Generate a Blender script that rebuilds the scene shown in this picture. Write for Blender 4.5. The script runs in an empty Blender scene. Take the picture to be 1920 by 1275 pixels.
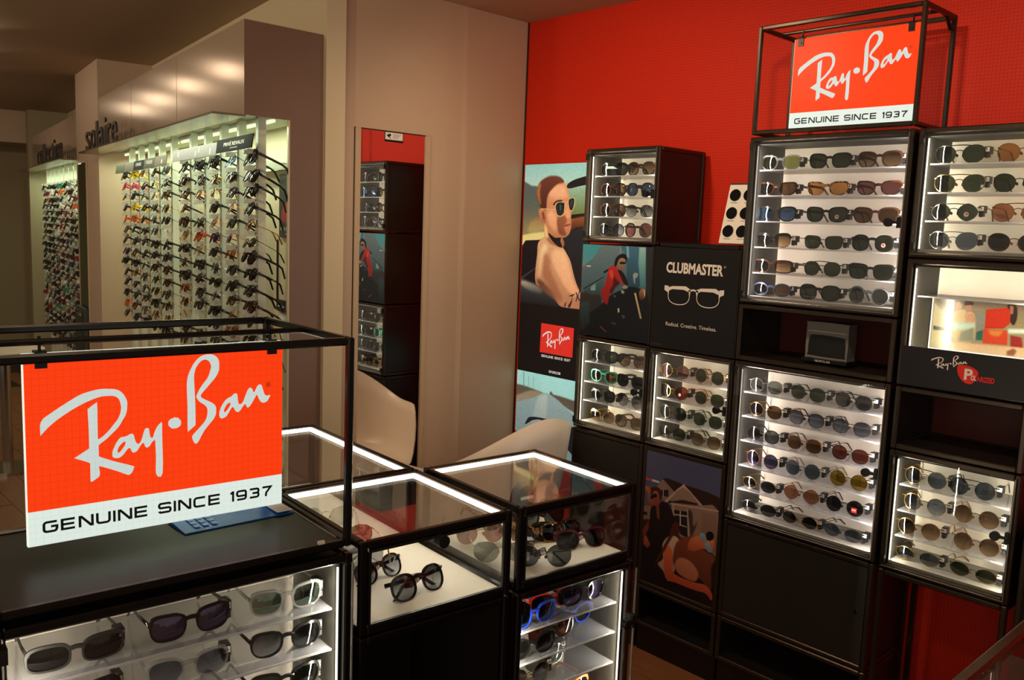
import bpy, bmesh, math, random, json
import numpy as np
from mathutils import Vector, Matrix, Euler
from mathutils.geometry import tessellate_polygon
SC = bpy.context.scene
COL = SC.collection
R_ = math.radians
random.seed(7)

# ------------------------------------------------------------------ camera
cd = bpy.data.cameras.new('camera'); cam = bpy.data.objects.new('camera', cd); COL.objects.link(cam)
_y, _p, _r, _f = 0.81611484, -0.12533074, 0.03807336, 1633.78
fw = Vector((-math.sin(_y)*math.cos(_p), math.cos(_y)*math.cos(_p), math.sin(_p)))
rt = Vector((math.cos(_y), math.sin(_y), 0)); up = rt.cross(fw)
rt2 = rt*math.cos(_r) + up*math.sin(_r); up2 = up*math.cos(_r) - rt*math.sin(_r)
cam.matrix_world = Matrix(((rt2.x, up2.x, -fw.x, 1.98607), (rt2.y, up2.y, -fw.y, -2.5673), (rt2.z, up2.z, -fw.z, 1.58871), (0, 0, 0, 1)))
cd.sensor_width = 36; cd.lens = _f*36/1920; cd.clip_start = .05; cd.clip_end = 60
SC.camera = cam

# ------------------------------------------------------------------ world, lights, exposure
w = bpy.data.worlds.new('world'); SC.world = w; w.use_nodes = True
w.node_tree.nodes['Background'].inputs[0].default_value = (1.0, .80, .60, 1)
w.node_tree.nodes['Background'].inputs[1].default_value = .22
SC.view_settings.view_transform = 'Standard'; SC.view_settings.look = 'None'
SC.view_settings.exposure = 0.0; SC.view_settings.gamma = 1.0; SC.view_settings.use_curve_mapping = False
SC.cycles.use_denoising = True
SC.cycles.max_bounces = 10; SC.cycles.transparent_max_bounces = 24; SC.cycles.glossy_bounces = 5; SC.cycles.diffuse_bounces = 4
SC.cycles.sample_clamp_indirect = 4.0
SC.cycles.caustics_reflective = False; SC.cycles.caustics_refractive = False

def aim(o, target):
    d = Vector(target) - o.location
    o.rotation_euler = d.to_track_quat('-Z', 'Y').to_euler()
def spot(name, loc, target, power, color=(1, .74, .46), size=70, blend=.7, rad=.05):
    l = bpy.data.lights.new(name, 'SPOT'); l.energy = power; l.color = color; l.spot_size = R_(size); l.spot_blend = blend; l.shadow_soft_size = rad
    o = bpy.data.objects.new(name, l); COL.objects.link(o); o.location = loc; aim(o, target); return o
def area(name, loc, target, power, color, sx, sy):
    l = bpy.data.lights.new(name, 'AREA'); l.shape = 'RECTANGLE'; l.size = sx; l.size_y = sy; l.energy = power; l.color = color
    o = bpy.data.objects.new(name, l); COL.objects.link(o); o.location = loc; aim(o, target); return o
WARM = (1, .75, .50)
for p_, t_, e_, sz in (((-.1, -1.1, 2.5), (-.35, .3, 1.6), 46, 105), ((.9, -1.25, 2.5), (.85, .3, 1.55), 38, 105), ((1.7, -1.2, 2.5), (1.8, .3, 1.5), 24, 105),
                       ((.1, -.9, 2.5), (-1.04, -.35, 1.3), 19, 85), ((-.1, -2.4, 2.5), (-1.3, -1.1, 1.9), 26, 100), ((-1.3, -2.6, 2.5), (-1.9, -.9, 1.9), 30, 100),
                       ((-2.4, -2.7, 2.5), (-2.9, -.8, 1.9), 26, 100), ((-4.0, -2.6, 2.5), (-4.4, -.6, 1.7), 36, 110), ((-5.4, -2.0, 2.5), (-6.4, -.8, 1.2), 40, 130), ((.6, -2.0, 2.5), (.5, -1.5, 1.0), 26, 95)):
    spot('ceiling_spotlight', p_, t_, e_, WARM, sz, 1)
for p_, t_ in (((-3.47, -1.41, 2.5), (-1.21, -1.06, 2.14)), ((-4.3, -1.27, 2.5), (-1.76, -.98, 2.1)), ((-5.23, -1.16, 2.5), (-2.28, -.91, 2.1)), ((-6.09, -1.06, 2.5), (-2.8, -.84, 2.1))):
    spot('ceiling_spotlight', p_, t_, 1.3, WARM, 90, 1, .05)
area('ceiling_fill', (2.6, -4.4, 1.5), (-1.5, -1.5, 2.54), 22, (1, .80, .60), 1.6, .6)  # unseen upward light added behind the camera to brighten the ceiling
area('front_fill', (3.4, -4.2, 2.2), (-.2, -.4, 1.1), 12, (1, .82, .64), 2.4, 1.4)  # unseen warm fill added on the camera side for frontal light

# ------------------------------------------------------------------ materials
MATS = {}
def nodes(name):
    m = bpy.data.materials.new(name); m.use_nodes = True; nt = m.node_tree
    return m, nt, nt.nodes['Principled BSDF']
def lin(c):
    return tuple(((v/255)/12.92 if v/255 <= .04045 else ((v/255+.055)/1.055)**2.4) for v in c)
def mat(name, rgb, rough=.5, metal=0, spec=.5, noise=0, scale=20, bump=0, aniso=None, alpha=1, coat=0):
    if name in MATS: return MATS[name]
    m, nt, b = nodes(name); c = (*lin(rgb), 1)
    b.inputs['Base Color'].default_value = c; b.inputs['Roughness'].default_value = rough; b.inputs['Metallic'].default_value = metal
    b.inputs['Specular IOR Level'].default_value = spec; b.inputs['Alpha'].default_value = alpha; b.inputs['Coat Weight'].default_value = coat
    if noise or bump:
        tc = nt.nodes.new('ShaderNodeTexCoord'); mp = nt.nodes.new('ShaderNodeMapping'); n = nt.nodes.new('ShaderNodeTexNoise')
        n.inputs['Scale'].default_value = scale; n.inputs['Detail'].default_value = 5
        if aniso: mp.inputs['Scale'].default_value = aniso
        nt.links.new(tc.outputs['Object'], mp.inputs[0]); nt.links.new(mp.outputs[0], n.inputs['Vector'])
        if noise:
            mx = nt.nodes.new('ShaderNodeMix'); mx.data_type = 'RGBA'
            mx.inputs[6].default_value = tuple(v*(1-noise) for v in c[:3])+(1,); mx.inputs[7].default_value = tuple(min(1, v*(1+noise)) for v in c[:3])+(1,)
            nt.links.new(n.outputs['Fac'], mx.inputs[0]); nt.links.new(mx.outputs[2], b.inputs['Base Color'])
        if bump:
            bp = nt.nodes.new('ShaderNodeBump'); bp.inputs['Strength'].default_value = bump; bp.inputs['Distance'].default_value = .004
            nt.links.new(n.outputs['Fac'], bp.inputs['Height']); nt.links.new(bp.outputs[0], b.inputs['Normal'])
    MATS[name] = m; return m
def emis(name, rgb, s):
    if name in MATS: return MATS[name]
    m, nt, b = nodes(name); b.inputs['Base Color'].default_value = (*[v*.4 for v in lin(rgb)], 1)
    b.inputs['Emission Color'].default_value = (*lin(rgb), 1); b.inputs['Emission Strength'].default_value = s
    MATS[name] = m; return m
def glassy(name, tint=(.96, .98, .97), gl=(1, 1, 1), fac=None, rough=.0, grad=None, base=None, ior=1.45):
    """thin sheet: tinted see-through mixed with a mirror by fresnel (+ constant)."""
    if name in MATS: return MATS[name]
    m = bpy.data.materials.new(name); m.use_nodes = True; nt = m.node_tree; nt.nodes.clear()
    out = nt.nodes.new('ShaderNodeOutputMaterial'); mx = nt.nodes.new('ShaderNodeMixShader')
    t = nt.nodes.new('ShaderNodeBsdfTransparent'); g = nt.nodes.new('ShaderNodeBsdfGlossy'); fr = nt.nodes.new('ShaderNodeFresnel')
    ge = nt.nodes.new('ShaderNodeNewGeometry'); mi = nt.nodes.new('ShaderNodeMix')   # same fresnel from both sides of the sheet
    mi.inputs[2].default_value = ior; mi.inputs[3].default_value = 1/ior; nt.links.new(ge.outputs['Backfacing'], mi.inputs[0]); nt.links.new(mi.outputs[0], fr.inputs['IOR'])
    g.inputs['Color'].default_value = (*gl, 1); g.inputs['Roughness'].default_value = rough
    t.inputs['Color'].default_value = (*tint, 1)
    if grad:
        tc = nt.nodes.new('ShaderNodeTexCoord'); sp = nt.nodes.new('ShaderNodeSeparateXYZ'); rp = nt.nodes.new('ShaderNodeValToRGB')
        nt.links.new(tc.outputs['Generated'], sp.inputs[0]); nt.links.new(sp.outputs['Z'], rp.inputs[0])
        rp.color_ramp.elements[0].color = (*grad, 1); rp.color_ramp.elements[1].color = (*tint, 1)
        rp.color_ramp.elements[0].position = .1; rp.color_ramp.elements[1].position = .85
        nt.links.new(rp.outputs[0], t.inputs['Color'])
    src = t
    if base:
        d = nt.nodes.new('ShaderNodeBsdfDiffuse'); d.inputs['Color'].default_value = (*base[:3], 1); m2 = nt.nodes.new('ShaderNodeMixShader')
        m2.inputs[0].default_value = base[3]; nt.links.new(t.outputs[0], m2.inputs[1]); nt.links.new(d.outputs[0], m2.inputs[2]); src = m2
    nt.links.new(src.outputs[0], mx.inputs[1]); nt.links.new(g.outputs[0], mx.inputs[2]); nt.links.new(mx.outputs[0], out.inputs['Surface'])
    if fac:
        ad = nt.nodes.new('ShaderNodeMath'); ad.operation = 'ADD'; ad.use_clamp = True; ad.inputs[1].default_value = fac
        nt.links.new(fr.outputs[0], ad.inputs[0]); nt.links.new(ad.outputs[0], mx.inputs[0])
    else: nt.links.new(fr.outputs[0], mx.inputs[0])
    MATS[name] = m; return m
def grid_mat(name, rgb, dark, period, ax, emit=None, rough=.55, width=.08, bump=0):
    m, nt, b = nodes(name)
    tc = nt.nodes.new('ShaderNodeTexCoord'); sp = nt.nodes.new('ShaderNodeSeparateXYZ'); nt.links.new(tc.outputs['Object'], sp.inputs[0])
    outs = []
    for a in ax:
        d = nt.nodes.new('ShaderNodeMath'); d.operation = 'DIVIDE'; d.inputs[1].default_value = period; nt.links.new(sp.outputs[a], d.inputs[0])
        f = nt.nodes.new('ShaderNodeMath'); f.operation = 'FRACT'; nt.links.new(d.outputs[0], f.inputs[0])
        l = nt.nodes.new('ShaderNodeMath'); l.operation = 'LESS_THAN'; l.inputs[1].default_value = width; nt.links.new(f.outputs[0], l.inputs[0]); outs.append(l)
    mxm = nt.nodes.new('ShaderNodeMath'); mxm.operation = 'MAXIMUM'; nt.links.new(outs[0].outputs[0], mxm.inputs[0]); nt.links.new(outs[1].outputs[0], mxm.inputs[1])
    mx = nt.nodes.new('ShaderNodeMix'); mx.data_type = 'RGBA'; mx.inputs[6].default_value = (*lin(rgb), 1); mx.inputs[7].default_value = (*lin(dark), 1)
    nt.links.new(mxm.outputs[0], mx.inputs[0]); b.inputs['Roughness'].default_value = rough; b.inputs['Specular IOR Level'].default_value = .25
    if emit: nt.links.new(mx.outputs[2], b.inputs['Emission Color']); b.inputs['Emission Strength'].default_value = emit; b.inputs['Base Color'].default_value = (*[v*.3 for v in lin(rgb)], 1)
    else: nt.links.new(mx.outputs[2], b.inputs['Base Color'])
    if bump:
        bp = nt.nodes.new('ShaderNodeBump'); bp.inputs['Strength'].default_value = bump; bp.inputs['Distance'].default_value = .002; bp.invert = True
        nt.links.new(mxm.outputs[0], bp.inputs['Height']); nt.links.new(bp.outputs[0], b.inputs['Normal'])
    MATS[name] = m; return m

TUBE = mat('dark bronze tube', (72, 61, 52), .28, .8, noise=.25, scale=60)
TUBEK = mat('black tube', (34, 30, 28), .26, .7, noise=.2, scale=60)
PANEL = mat('black panel', (30, 26, 24), .38, .1, noise=.1, scale=30)
PANELG = mat('black gloss panel', (16, 13, 12), .16)
INNER = mat('brushed grey side', (60, 58, 54), .5, .25, noise=.12, scale=40, aniso=(1, 1, 30))
BACKW = mat('white back panel', (240, 230, 214), .6)
WFLOOR = mat('white case floor', (228, 220, 204), .45)
SHELF = glassy('frosted acrylic shelf', (.78, .78, .80), fac=.02, rough=.15, base=(.36, .36, .41, .22))
SHEDGE = mat('acrylic edge', (176, 176, 180), .3)
GLASS = glassy('clear glass', (.965, .975, .97))
GEDGE = mat('glass edge glint', (120, 116, 108), .25, .3)  # pale grey paints the light that the glass edges catch
RUBBER = mat('black plastic', (14, 14, 15), .35)
CHROME = mat('chrome', (190, 184, 172), .15, 1)
LED = emis('led strip', (255, 244, 222), 2.4)
LEDW = emis('led strip cool', (255, 250, 238), .35)
WHITE = mat('white card', (225, 222, 214), .6)

# ------------------------------------------------------------------ mesh builder and object helpers
class MB:
    def __init__(s): s.v = []; s.f = []
    def quad(s, *p): i = len(s.v); s.v += [tuple(q) for q in p]; s.f.append(tuple(range(i, i+len(p)))); return s
    def box(s, x0, x1, y0, y1, z0, z1):
        i = len(s.v); s.v += [(x, y, z) for x in (x0, x1) for y in (y0, y1) for z in (z0, z1)]
        s.f += [tuple(i+k for k in q) for q in ((0, 1, 3, 2), (4, 6, 7, 5), (0, 4, 5, 1), (2, 3, 7, 6), (0, 2, 6, 4), (1, 5, 7, 3))]; return s
    def tube(s, p, q, r, n=8, r2=None, ph=None):
        p = Vector(p); q = Vector(q); d = (q-p).normalized(); a = Vector((0, 0, 1)) if abs(d.z) < .9 else Vector((1, 0, 0))
        u = d.cross(a).normalized(); w_ = d.cross(u); i = len(s.v); r2 = r if r2 is None else r2; ph = math.pi/n if ph is None else ph
        for c, rr in ((p, r), (q, r2)):
            for k in range(n):
                t = 2*math.pi*k/n+ph; s.v.append(tuple(c+u*(rr*math.cos(t))+w_*(rr*math.sin(t))))
        for k in range(n): s.f.append((i+k, i+(k+1) % n, i+n+(k+1) % n, i+n+k))
        s.f.append(tuple(i+k for k in reversed(range(n)))); s.f.append(tuple(i+n+k for k in range(n))); return s
    def path(s, pts, rx, rz=None, n=6):
        """swept elliptical section; rx in the horizontal, rz vertical"""
        rz = rz if rz is not None else rx; P = [Vector(p) for p in pts]; i = len(s.v)
        rxs = rx if isinstance(rx, (list, tuple)) else [rx]*len(P); rzs = rz if isinstance(rz, (list, tuple)) else [rz]*len(P)
        for j, p in enumerate(P):
            d = (P[min(j+1, len(P)-1)]-P[max(j-1, 0)]).normalized()
            h = d.cross(Vector((0, 0, 1)));  h = h.normalized() if h.length > 1e-4 else Vector((1, 0, 0)); w_ = h.cross(d).normalized()
            for k in range(n):
                t = 2*math.pi*(k+.5)/n; s.v.append(tuple(p+h*(rxs[j]*math.cos(t))+w_*(rzs[j]*math.sin(t))))
        for j in range(len(P)-1):
            for k in range(n): s.f.append((i+j*n+k, i+j*n+(k+1) % n, i+(j+1)*n+(k+1) % n, i+(j+1)*n+k))
        m = i+(len(P)-1)*n; s.f.append(tuple(i+k for k in reversed(range(n)))); s.f.append(tuple(m+k for k in range(n))); return s
    def plan(s, pts, z0, z1):
        i = len(s.v); n = len(pts); s.v += [(x, y, z0) for x, y in pts]+[(x, y, z1) for x, y in pts]
        for k in range(n): s.f.append((i+k, i+(k+1) % n, i+n+(k+1) % n, i+n+k))
        s.f.append(tuple(i+k for k in reversed(range(n)))); s.f.append(tuple(i+n+k for k in range(n))); return s
    def flat(s, loops, y, d=0):
        """flat shape in XZ at y (facing -y), loops[0] outer, rest holes; d = thickness towards +y"""
        L = [[Vector((a, y, b)) for a, b in l] for l in loops]; tri = tessellate_polygon([[Vector((p.x, p.z, 0)) for p in l] for l in L])
        fl = [p for l in L for p in l]; i = len(s.v); s.v += [tuple(p) for p in fl]
        for t in tri:
            a, b, c = (fl[k] for k in t); n = (b-a).cross(c-a)
            s.f.append(tuple(i+k for k in (t if n.y < 0 else reversed(t))))
        if d:
            j = len(s.v); s.v += [(p.x, p.y+d, p.z) for p in fl]; o = 0
            for l in L:
                m = len(l)
                for k in range(m): s.f.append((i+o+k, i+o+(k+1) % m, j+o+(k+1) % m, j+o+k))
                o += m
        return s
    def mesh(s, name, m=None, smooth=False, bevel=0):
        me = bpy.data.meshes.new(name); me.from_pydata(s.v, [], s.f)
        if bevel or smooth:
            b = bmesh.new(); b.from_mesh(me); bmesh.ops.recalc_face_normals(b, faces=b.faces)
            if bevel: bmesh.ops.bevel(b, geom=b.edges[:], offset=bevel, segments=1, affect='EDGES')
            b.to_mesh(me); b.free()
        if smooth: me.shade_smooth()
        if m: me.materials.append(m)
        return me
    def build(s, name, m, parent=None, loc=None, smooth=False, bevel=0, rot=None):
        return link(name, s.mesh(name, m, smooth, bevel), parent, loc, rot)
def link(name, me, parent=None, loc=None, rot=None):
    o = bpy.data.objects.new(name, me); COL.objects.link(o)
    if parent is not None: o.parent = parent
    if loc is not None: o.location = loc
    if rot is not None: o.rotation_euler = rot
    return o
def tag(o, label=None, cat=None, group=None, kind=None):
    if label:
        n = len(label.split()); assert 4 <= n <= 16, (n, label)
        o['label'] = label
    if cat: o['category'] = cat
    if group: o['group'] = group
    if kind: o['kind'] = kind
    return o
def struct(o): o['kind'] = 'structure'; return o
# frames: W = the red wall; K = the counter, turned; S = the wall of racks at the left, turned
KYAW = -.0733
FR = {'W': (Vector((0, 0, 0)), 0.), 'K': (Vector((0, 0, 0)), KYAW+math.pi/2), 'S': (Vector((-1.041, -1.089, 0)), R_(-8.2))}
def fr_pt(fr, x, y, z):
    o, a = FR[fr]; return o + Matrix.Rotation(a, 3, 'Z') @ Vector((x, y, z))
def root(name, label, cat, fr, x, y, z, rz=0, group=None, rot=None):
    o = bpy.data.objects.new(name, None); COL.objects.link(o); o.empty_display_size = .02
    o.location = fr_pt(fr, x, y, z); o.rotation_euler = (rot[0] if rot else 0, rot[1] if rot else 0, FR[fr][1]+rz)
    return tag(o, label, cat, group)

# ------------------------------------------------------------------ lettering
def text_loops_mesh(s, name, height, width=None, bold=0., sx=None):
    """mesh of a text in the XZ plane, lower left at 0,0, cap height = height"""
    c = bpy.data.curves.new(name, 'FONT'); c.body = s; c.size = 1; c.offset = bold; c.resolution_u = 3
    o = bpy.data.objects.new(name, c); COL.objects.link(o)
    me = bpy.data.meshes.new_from_object(o.evaluated_get(bpy.context.evaluated_depsgraph_get()))
    bpy.data.objects.remove(o); bpy.data.curves.remove(c)
    co = np.empty(len(me.vertices)*3); me.vertices.foreach_get('co', co); co = co.reshape(-1, 3)
    x0, x1 = co[:, 0].min(), co[:, 0].max(); y0 = 0; y1 = max(co[:, 1].max(), .1)
    k = height/y1; kx = (width/(x1-x0)) if width else (sx or 1)*k
    new = np.stack([(co[:, 0]-x0)*kx, co[:, 2]*0, (co[:, 1]-y0)*k], 1)
    me.vertices.foreach_set('co', new.ravel()); me.update(); return me
def text(s, name, m, parent, loc, height, width=None, bold=0., sx=None, depth=0):
    me = text_loops_mesh(s, name, height, width, bold, sx)
    if depth:
        b = bmesh.new(); b.from_mesh(me); r = bmesh.ops.extrude_face_region(b, geom=b.faces[:])
        bmesh.ops.translate(b, verts=[v for v in r['geom'] if isinstance(v, bmesh.types.BMVert)], vec=(0, depth, 0))
        bmesh.ops.recalc_face_normals(b, faces=b.faces); b.to_mesh(me); b.free()
    me.materials.append(m); return link(name, me, parent, loc)
def rr(x0, x1, z0, z1, r, a0=None):  # rounded-rectangle corner path pieces
    def arc(cx, cz, s, e): return [(cx+r*math.cos(R_(s+(e-s)*k/4)), cz+r*math.sin(R_(s+(e-s)*k/4))) for k in range(5)]
    return dict(tl=arc(x0+r, z1-r, 90, 180), tr=arc(x1-r, z1-r, 0, 90), bl=arc(x0+r, z0+r, 180, 270), br=arc(x1-r, z0+r, 270, 360))
def wide_glyph(c):
    q = rr(0, 1.15, 0, 1, .26); W = 1.15
    if c == 'G': return [[(W, 1)]+q['tl']+q['bl']+q['br'][:3]+[(W, .3), (W, .52), (.62, .52)]], W
    if c == 'C': return [[(W, 1)]+q['tl']+q['bl']+[(W, 0)]], W
    if c == 'E': return [[(W, 1), (0, 1), (0, 0), (W, 0)], [(0, .5), (W*.95, .5)]], W
    if c == 'N': return [[(0, -.125), (0, 1), (.14, 1), (W-.14, 0), (W, 0), (W, 1.125)]], W
    if c == 'U': return [[(0, 1.125)]+q['bl']+q['br']+[(W, 1.125)]], W
    if c == 'I': return [[(0, -.125), (0, 1.125)]], 0
    if c == 'S':
        a = rr(0, W, .5, 1, .2); b = rr(0, W, 0, .5, .2)
        return [[(W, .84)]+a['tr'][1:]+a['tl']+a['bl']+b['tr'][::-1]+b['br'][::-1]+b['bl'][::-1][:-1]+[(0, .16)]], W
    if c == '1': return [[(0, .8), (.22, 1), (.28, 1), (.28, -.125)]], .28
    if c == '9':
        a = rr(0, 1, .42, 1, .2); b = rr(0, 1, 0, 1, .22)
        return [[(1, .42)]+a['bl'][::-1]+a['tl'][::-1]+a['tr'][::-1]+[(1, .5)]+b['br'][::-1]+[(0, 0)]], 1
    if c == '3':
        a = rr(0, 1, .5, 1, .2); b = rr(0, 1, 0, .5, .2)
        return [[(0, 1)]+a['tr'][::-1]+a['br'][::-1]+[(.3, .5)]], 1
    if c == '7': return [[(0, 1), (1, 1), (.45, .3), (.42, -.125)]], 1
    return [], .6
def wide_text(s, name, m, parent, x0, x1, z0, h, y, slope=0):
    st = .25; sp = .46; items = []; x = 0
    for c in s:
        g, wd = wide_glyph(c)
        if c == '3':
            b = rr(0, 1, 0, .5, .2); g = g+[[(.3, .5)]+b['tr'][::-1]+b['br'][::-1]+[(0, 0)]]
        items.append((x, g)); x += (wd+sp if c != ' ' else .75)
    tot = x-sp; kx = (x1-x0)/tot; kz = h*(1-st); mb = MB(); t = st/2
    for gx, g in items:
        for pl in g:
            P = [Vector(((gx+a), b)) for a, b in pl]
            # offset both sides in glyph space
            n = len(P); L_ = []; R2 = []
            for i, p in enumerate(P):
                d1 = (P[i]-P[i-1]).normalized() if i else None; d2 = (P[i+1]-P[i]).normalized() if i < n-1 else None
                d = ((d1 or Vector((0, 0)))+(d2 or Vector((0, 0)))).normalized(); nn = Vector((-d.y, d.x)); ref = d1 or d2; c_ = abs(nn.dot(Vector((-ref.y, ref.x)))); k = t/max(c_, .45)
                e = Vector((0, 0))
                L_.append(p+nn*k+e); R2.append(p-nn*k+e)
            for i in range(n-1):
                q = [L_[i], L_[i+1], R2[i+1], R2[i]]
                mb.quad(*[(x0+a.x*kx, y, z0+h*st/2+a.y*kz+slope*(a.x*kx)) for a in q])
    return mb.build(name, m, parent)
def smooth_loop(pts, k=3):
    P = [Vector(p) for p in pts]; n = len(P); out = []
    for i in range(n):
        p0, p1, p2, p3 = P[i-1], P[i], P[(i+1) % n], P[(i+2) % n]
        for j in range(k):
            t = j/k; q = .5*((2*p1)+(p2-p0)*t+(2*p0-5*p1+4*p2-p3)*t*t+(3*p1-p0-3*p2+p3)*t**3)
            out.append((q.x, q.y))
    return out
LOGO_MESH = {}
def logo(m, parent, x, z, y, w_, h_=None, name='script_lettering', slope=0):
    """script word traced on a .442 x .314 sign; w_ = width of the whole sign it belongs to"""
    kx = w_/.442; kz = (h_ or w_*.71)/.314; mb = MB()
    for L in DATA['LOGO']:
        mb.flat([[(x+a*kx, z+b*kz+slope*a*kx) for a, b in smooth_loop(l)] for l in L], y)
    return mb.build(name, m, parent)

# ------------------------------------------------------------------ printed pictures: flat polygons filled into an image
def raster(name, layers, W, H, bg=(12, 12, 14), grain=.03):
    img = np.zeros((H, W, 3)); img[:] = bg
    def box(a, r):
        if r < 1: return a
        for ax in (0, 1):
            k = 2*r+1; pad = [(0, 0)]*a.ndim; pad[ax] = (r+1, r); c = np.cumsum(np.pad(a, pad, 'edge'), ax)
            a = (np.take(c, range(k, c.shape[ax]), ax)-np.take(c, range(0, c.shape[ax]-k), ax))/k
        return a
    for c1, c2, bl, pts in layers:
        P = np.array(smooth_loop(pts, 3) if len(pts) >= 6 else pts)*[W, H]; m = int(bl*W/420)*2; x0, y0 = np.floor(P.min(0)).astype(int)-m-1; x1, y1 = np.ceil(P.max(0)).astype(int)+m+1
        x0, y0 = max(x0, -m), max(y0, -m); x1, y1 = min(x1, W+m), min(y1, H+m)
        if x1 <= x0 or y1 <= y0: continue
        acc = np.zeros((y1-y0, x1-x0)); xs = np.arange(x0, x1)
        for sub in (.25, .75):
            ys = np.arange(y0, y1)+sub
            row = np.zeros((len(ys), len(xs)))
            cr = [[] for _ in ys]
            for i in range(len(P)):
                (ax, ay), (bx, by) = P[i-1], P[i]
                if ay == by: continue
                lo, hi = (ay, by) if ay < by else (by, ay); i0 = max(0, int(math.ceil(lo-ys[0]))); i1 = min(len(ys)-1, int(math.ceil(hi-ys[0]))-1)
                for j in range(i0, i1+1): cr[j].append(ax+(ys[j]-ay)*(bx-ax)/(by-ay))
            for j, c in enumerate(cr):
                c.sort()
                for a, b in zip(c[::2], c[1::2]): row[j] = np.maximum(row[j], np.clip(np.minimum(xs+1, b)-np.maximum(xs, a), 0, 1))
            acc += row/2
        acc = box(box(acc, m//2), m//2)
        sx0, sy0, sx1, sy1 = max(x0, 0), max(y0, 0), min(x1, W), min(y1, H)
        if sx1 <= sx0 or sy1 <= sy0: continue
        a = acc[sy0-y0:sy1-y0, sx0-x0:sx1-x0, None]; top = P[:, 1].max(); bot = P[:, 1].min()
        t = np.clip((top-np.arange(sy0, sy1))/max(top-bot, 1), 0, 1)[:, None, None]; c = np.array(c1)*(1-t)+np.array(c2 or c1)*t
        img[sy0:sy1, sx0:sx1] = img[sy0:sy1, sx0:sx1]*(1-a)+c*a
    rng = np.random.default_rng(3); img *= 1+grain*box(rng.standard_normal((H, W, 1)), 1)*2
    out = np.ones((H, W, 4), 'f'); out[..., :3] = np.clip(img/255, 0, 1)
    im = bpy.data.images.new(name, W, H); im.pixels.foreach_set(out.ravel()); im.pack(); return im
def picture(name, im, parent, x0, x1, z0, z1, y, emit=0, rough=.3, base=1.0):
    me = bpy.data.meshes.new(name); me.from_pydata([(x0, y, z0), (x1, y, z0), (x1, y, z1), (x0, y, z1)], [], [(0, 1, 2, 3)])
    uv = me.uv_layers.new(name='UVMap')
    for l, c in zip(uv.data, ((0, 0), (1, 0), (1, 1), (0, 1))): l.uv = c
    m, nt, b = nodes(name+' print'); t = nt.nodes.new('ShaderNodeTexImage'); t.image = im
    if base < 1:
        hs = nt.nodes.new('ShaderNodeHueSaturation'); hs.inputs['Value'].default_value = base; nt.links.new(t.outputs[0], hs.inputs['Color']); nt.links.new(hs.outputs[0], b.inputs['Base Color'])
    else: nt.links.new(t.outputs[0], b.inputs['Base Color'])
    b.inputs['Roughness'].default_value = rough
    if emit: nt.links.new(t.outputs[0], b.inputs['Emission Color']); b.inputs['Emission Strength'].default_value = emit
    me.materials.append(m); return link(name, me, parent)

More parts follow.
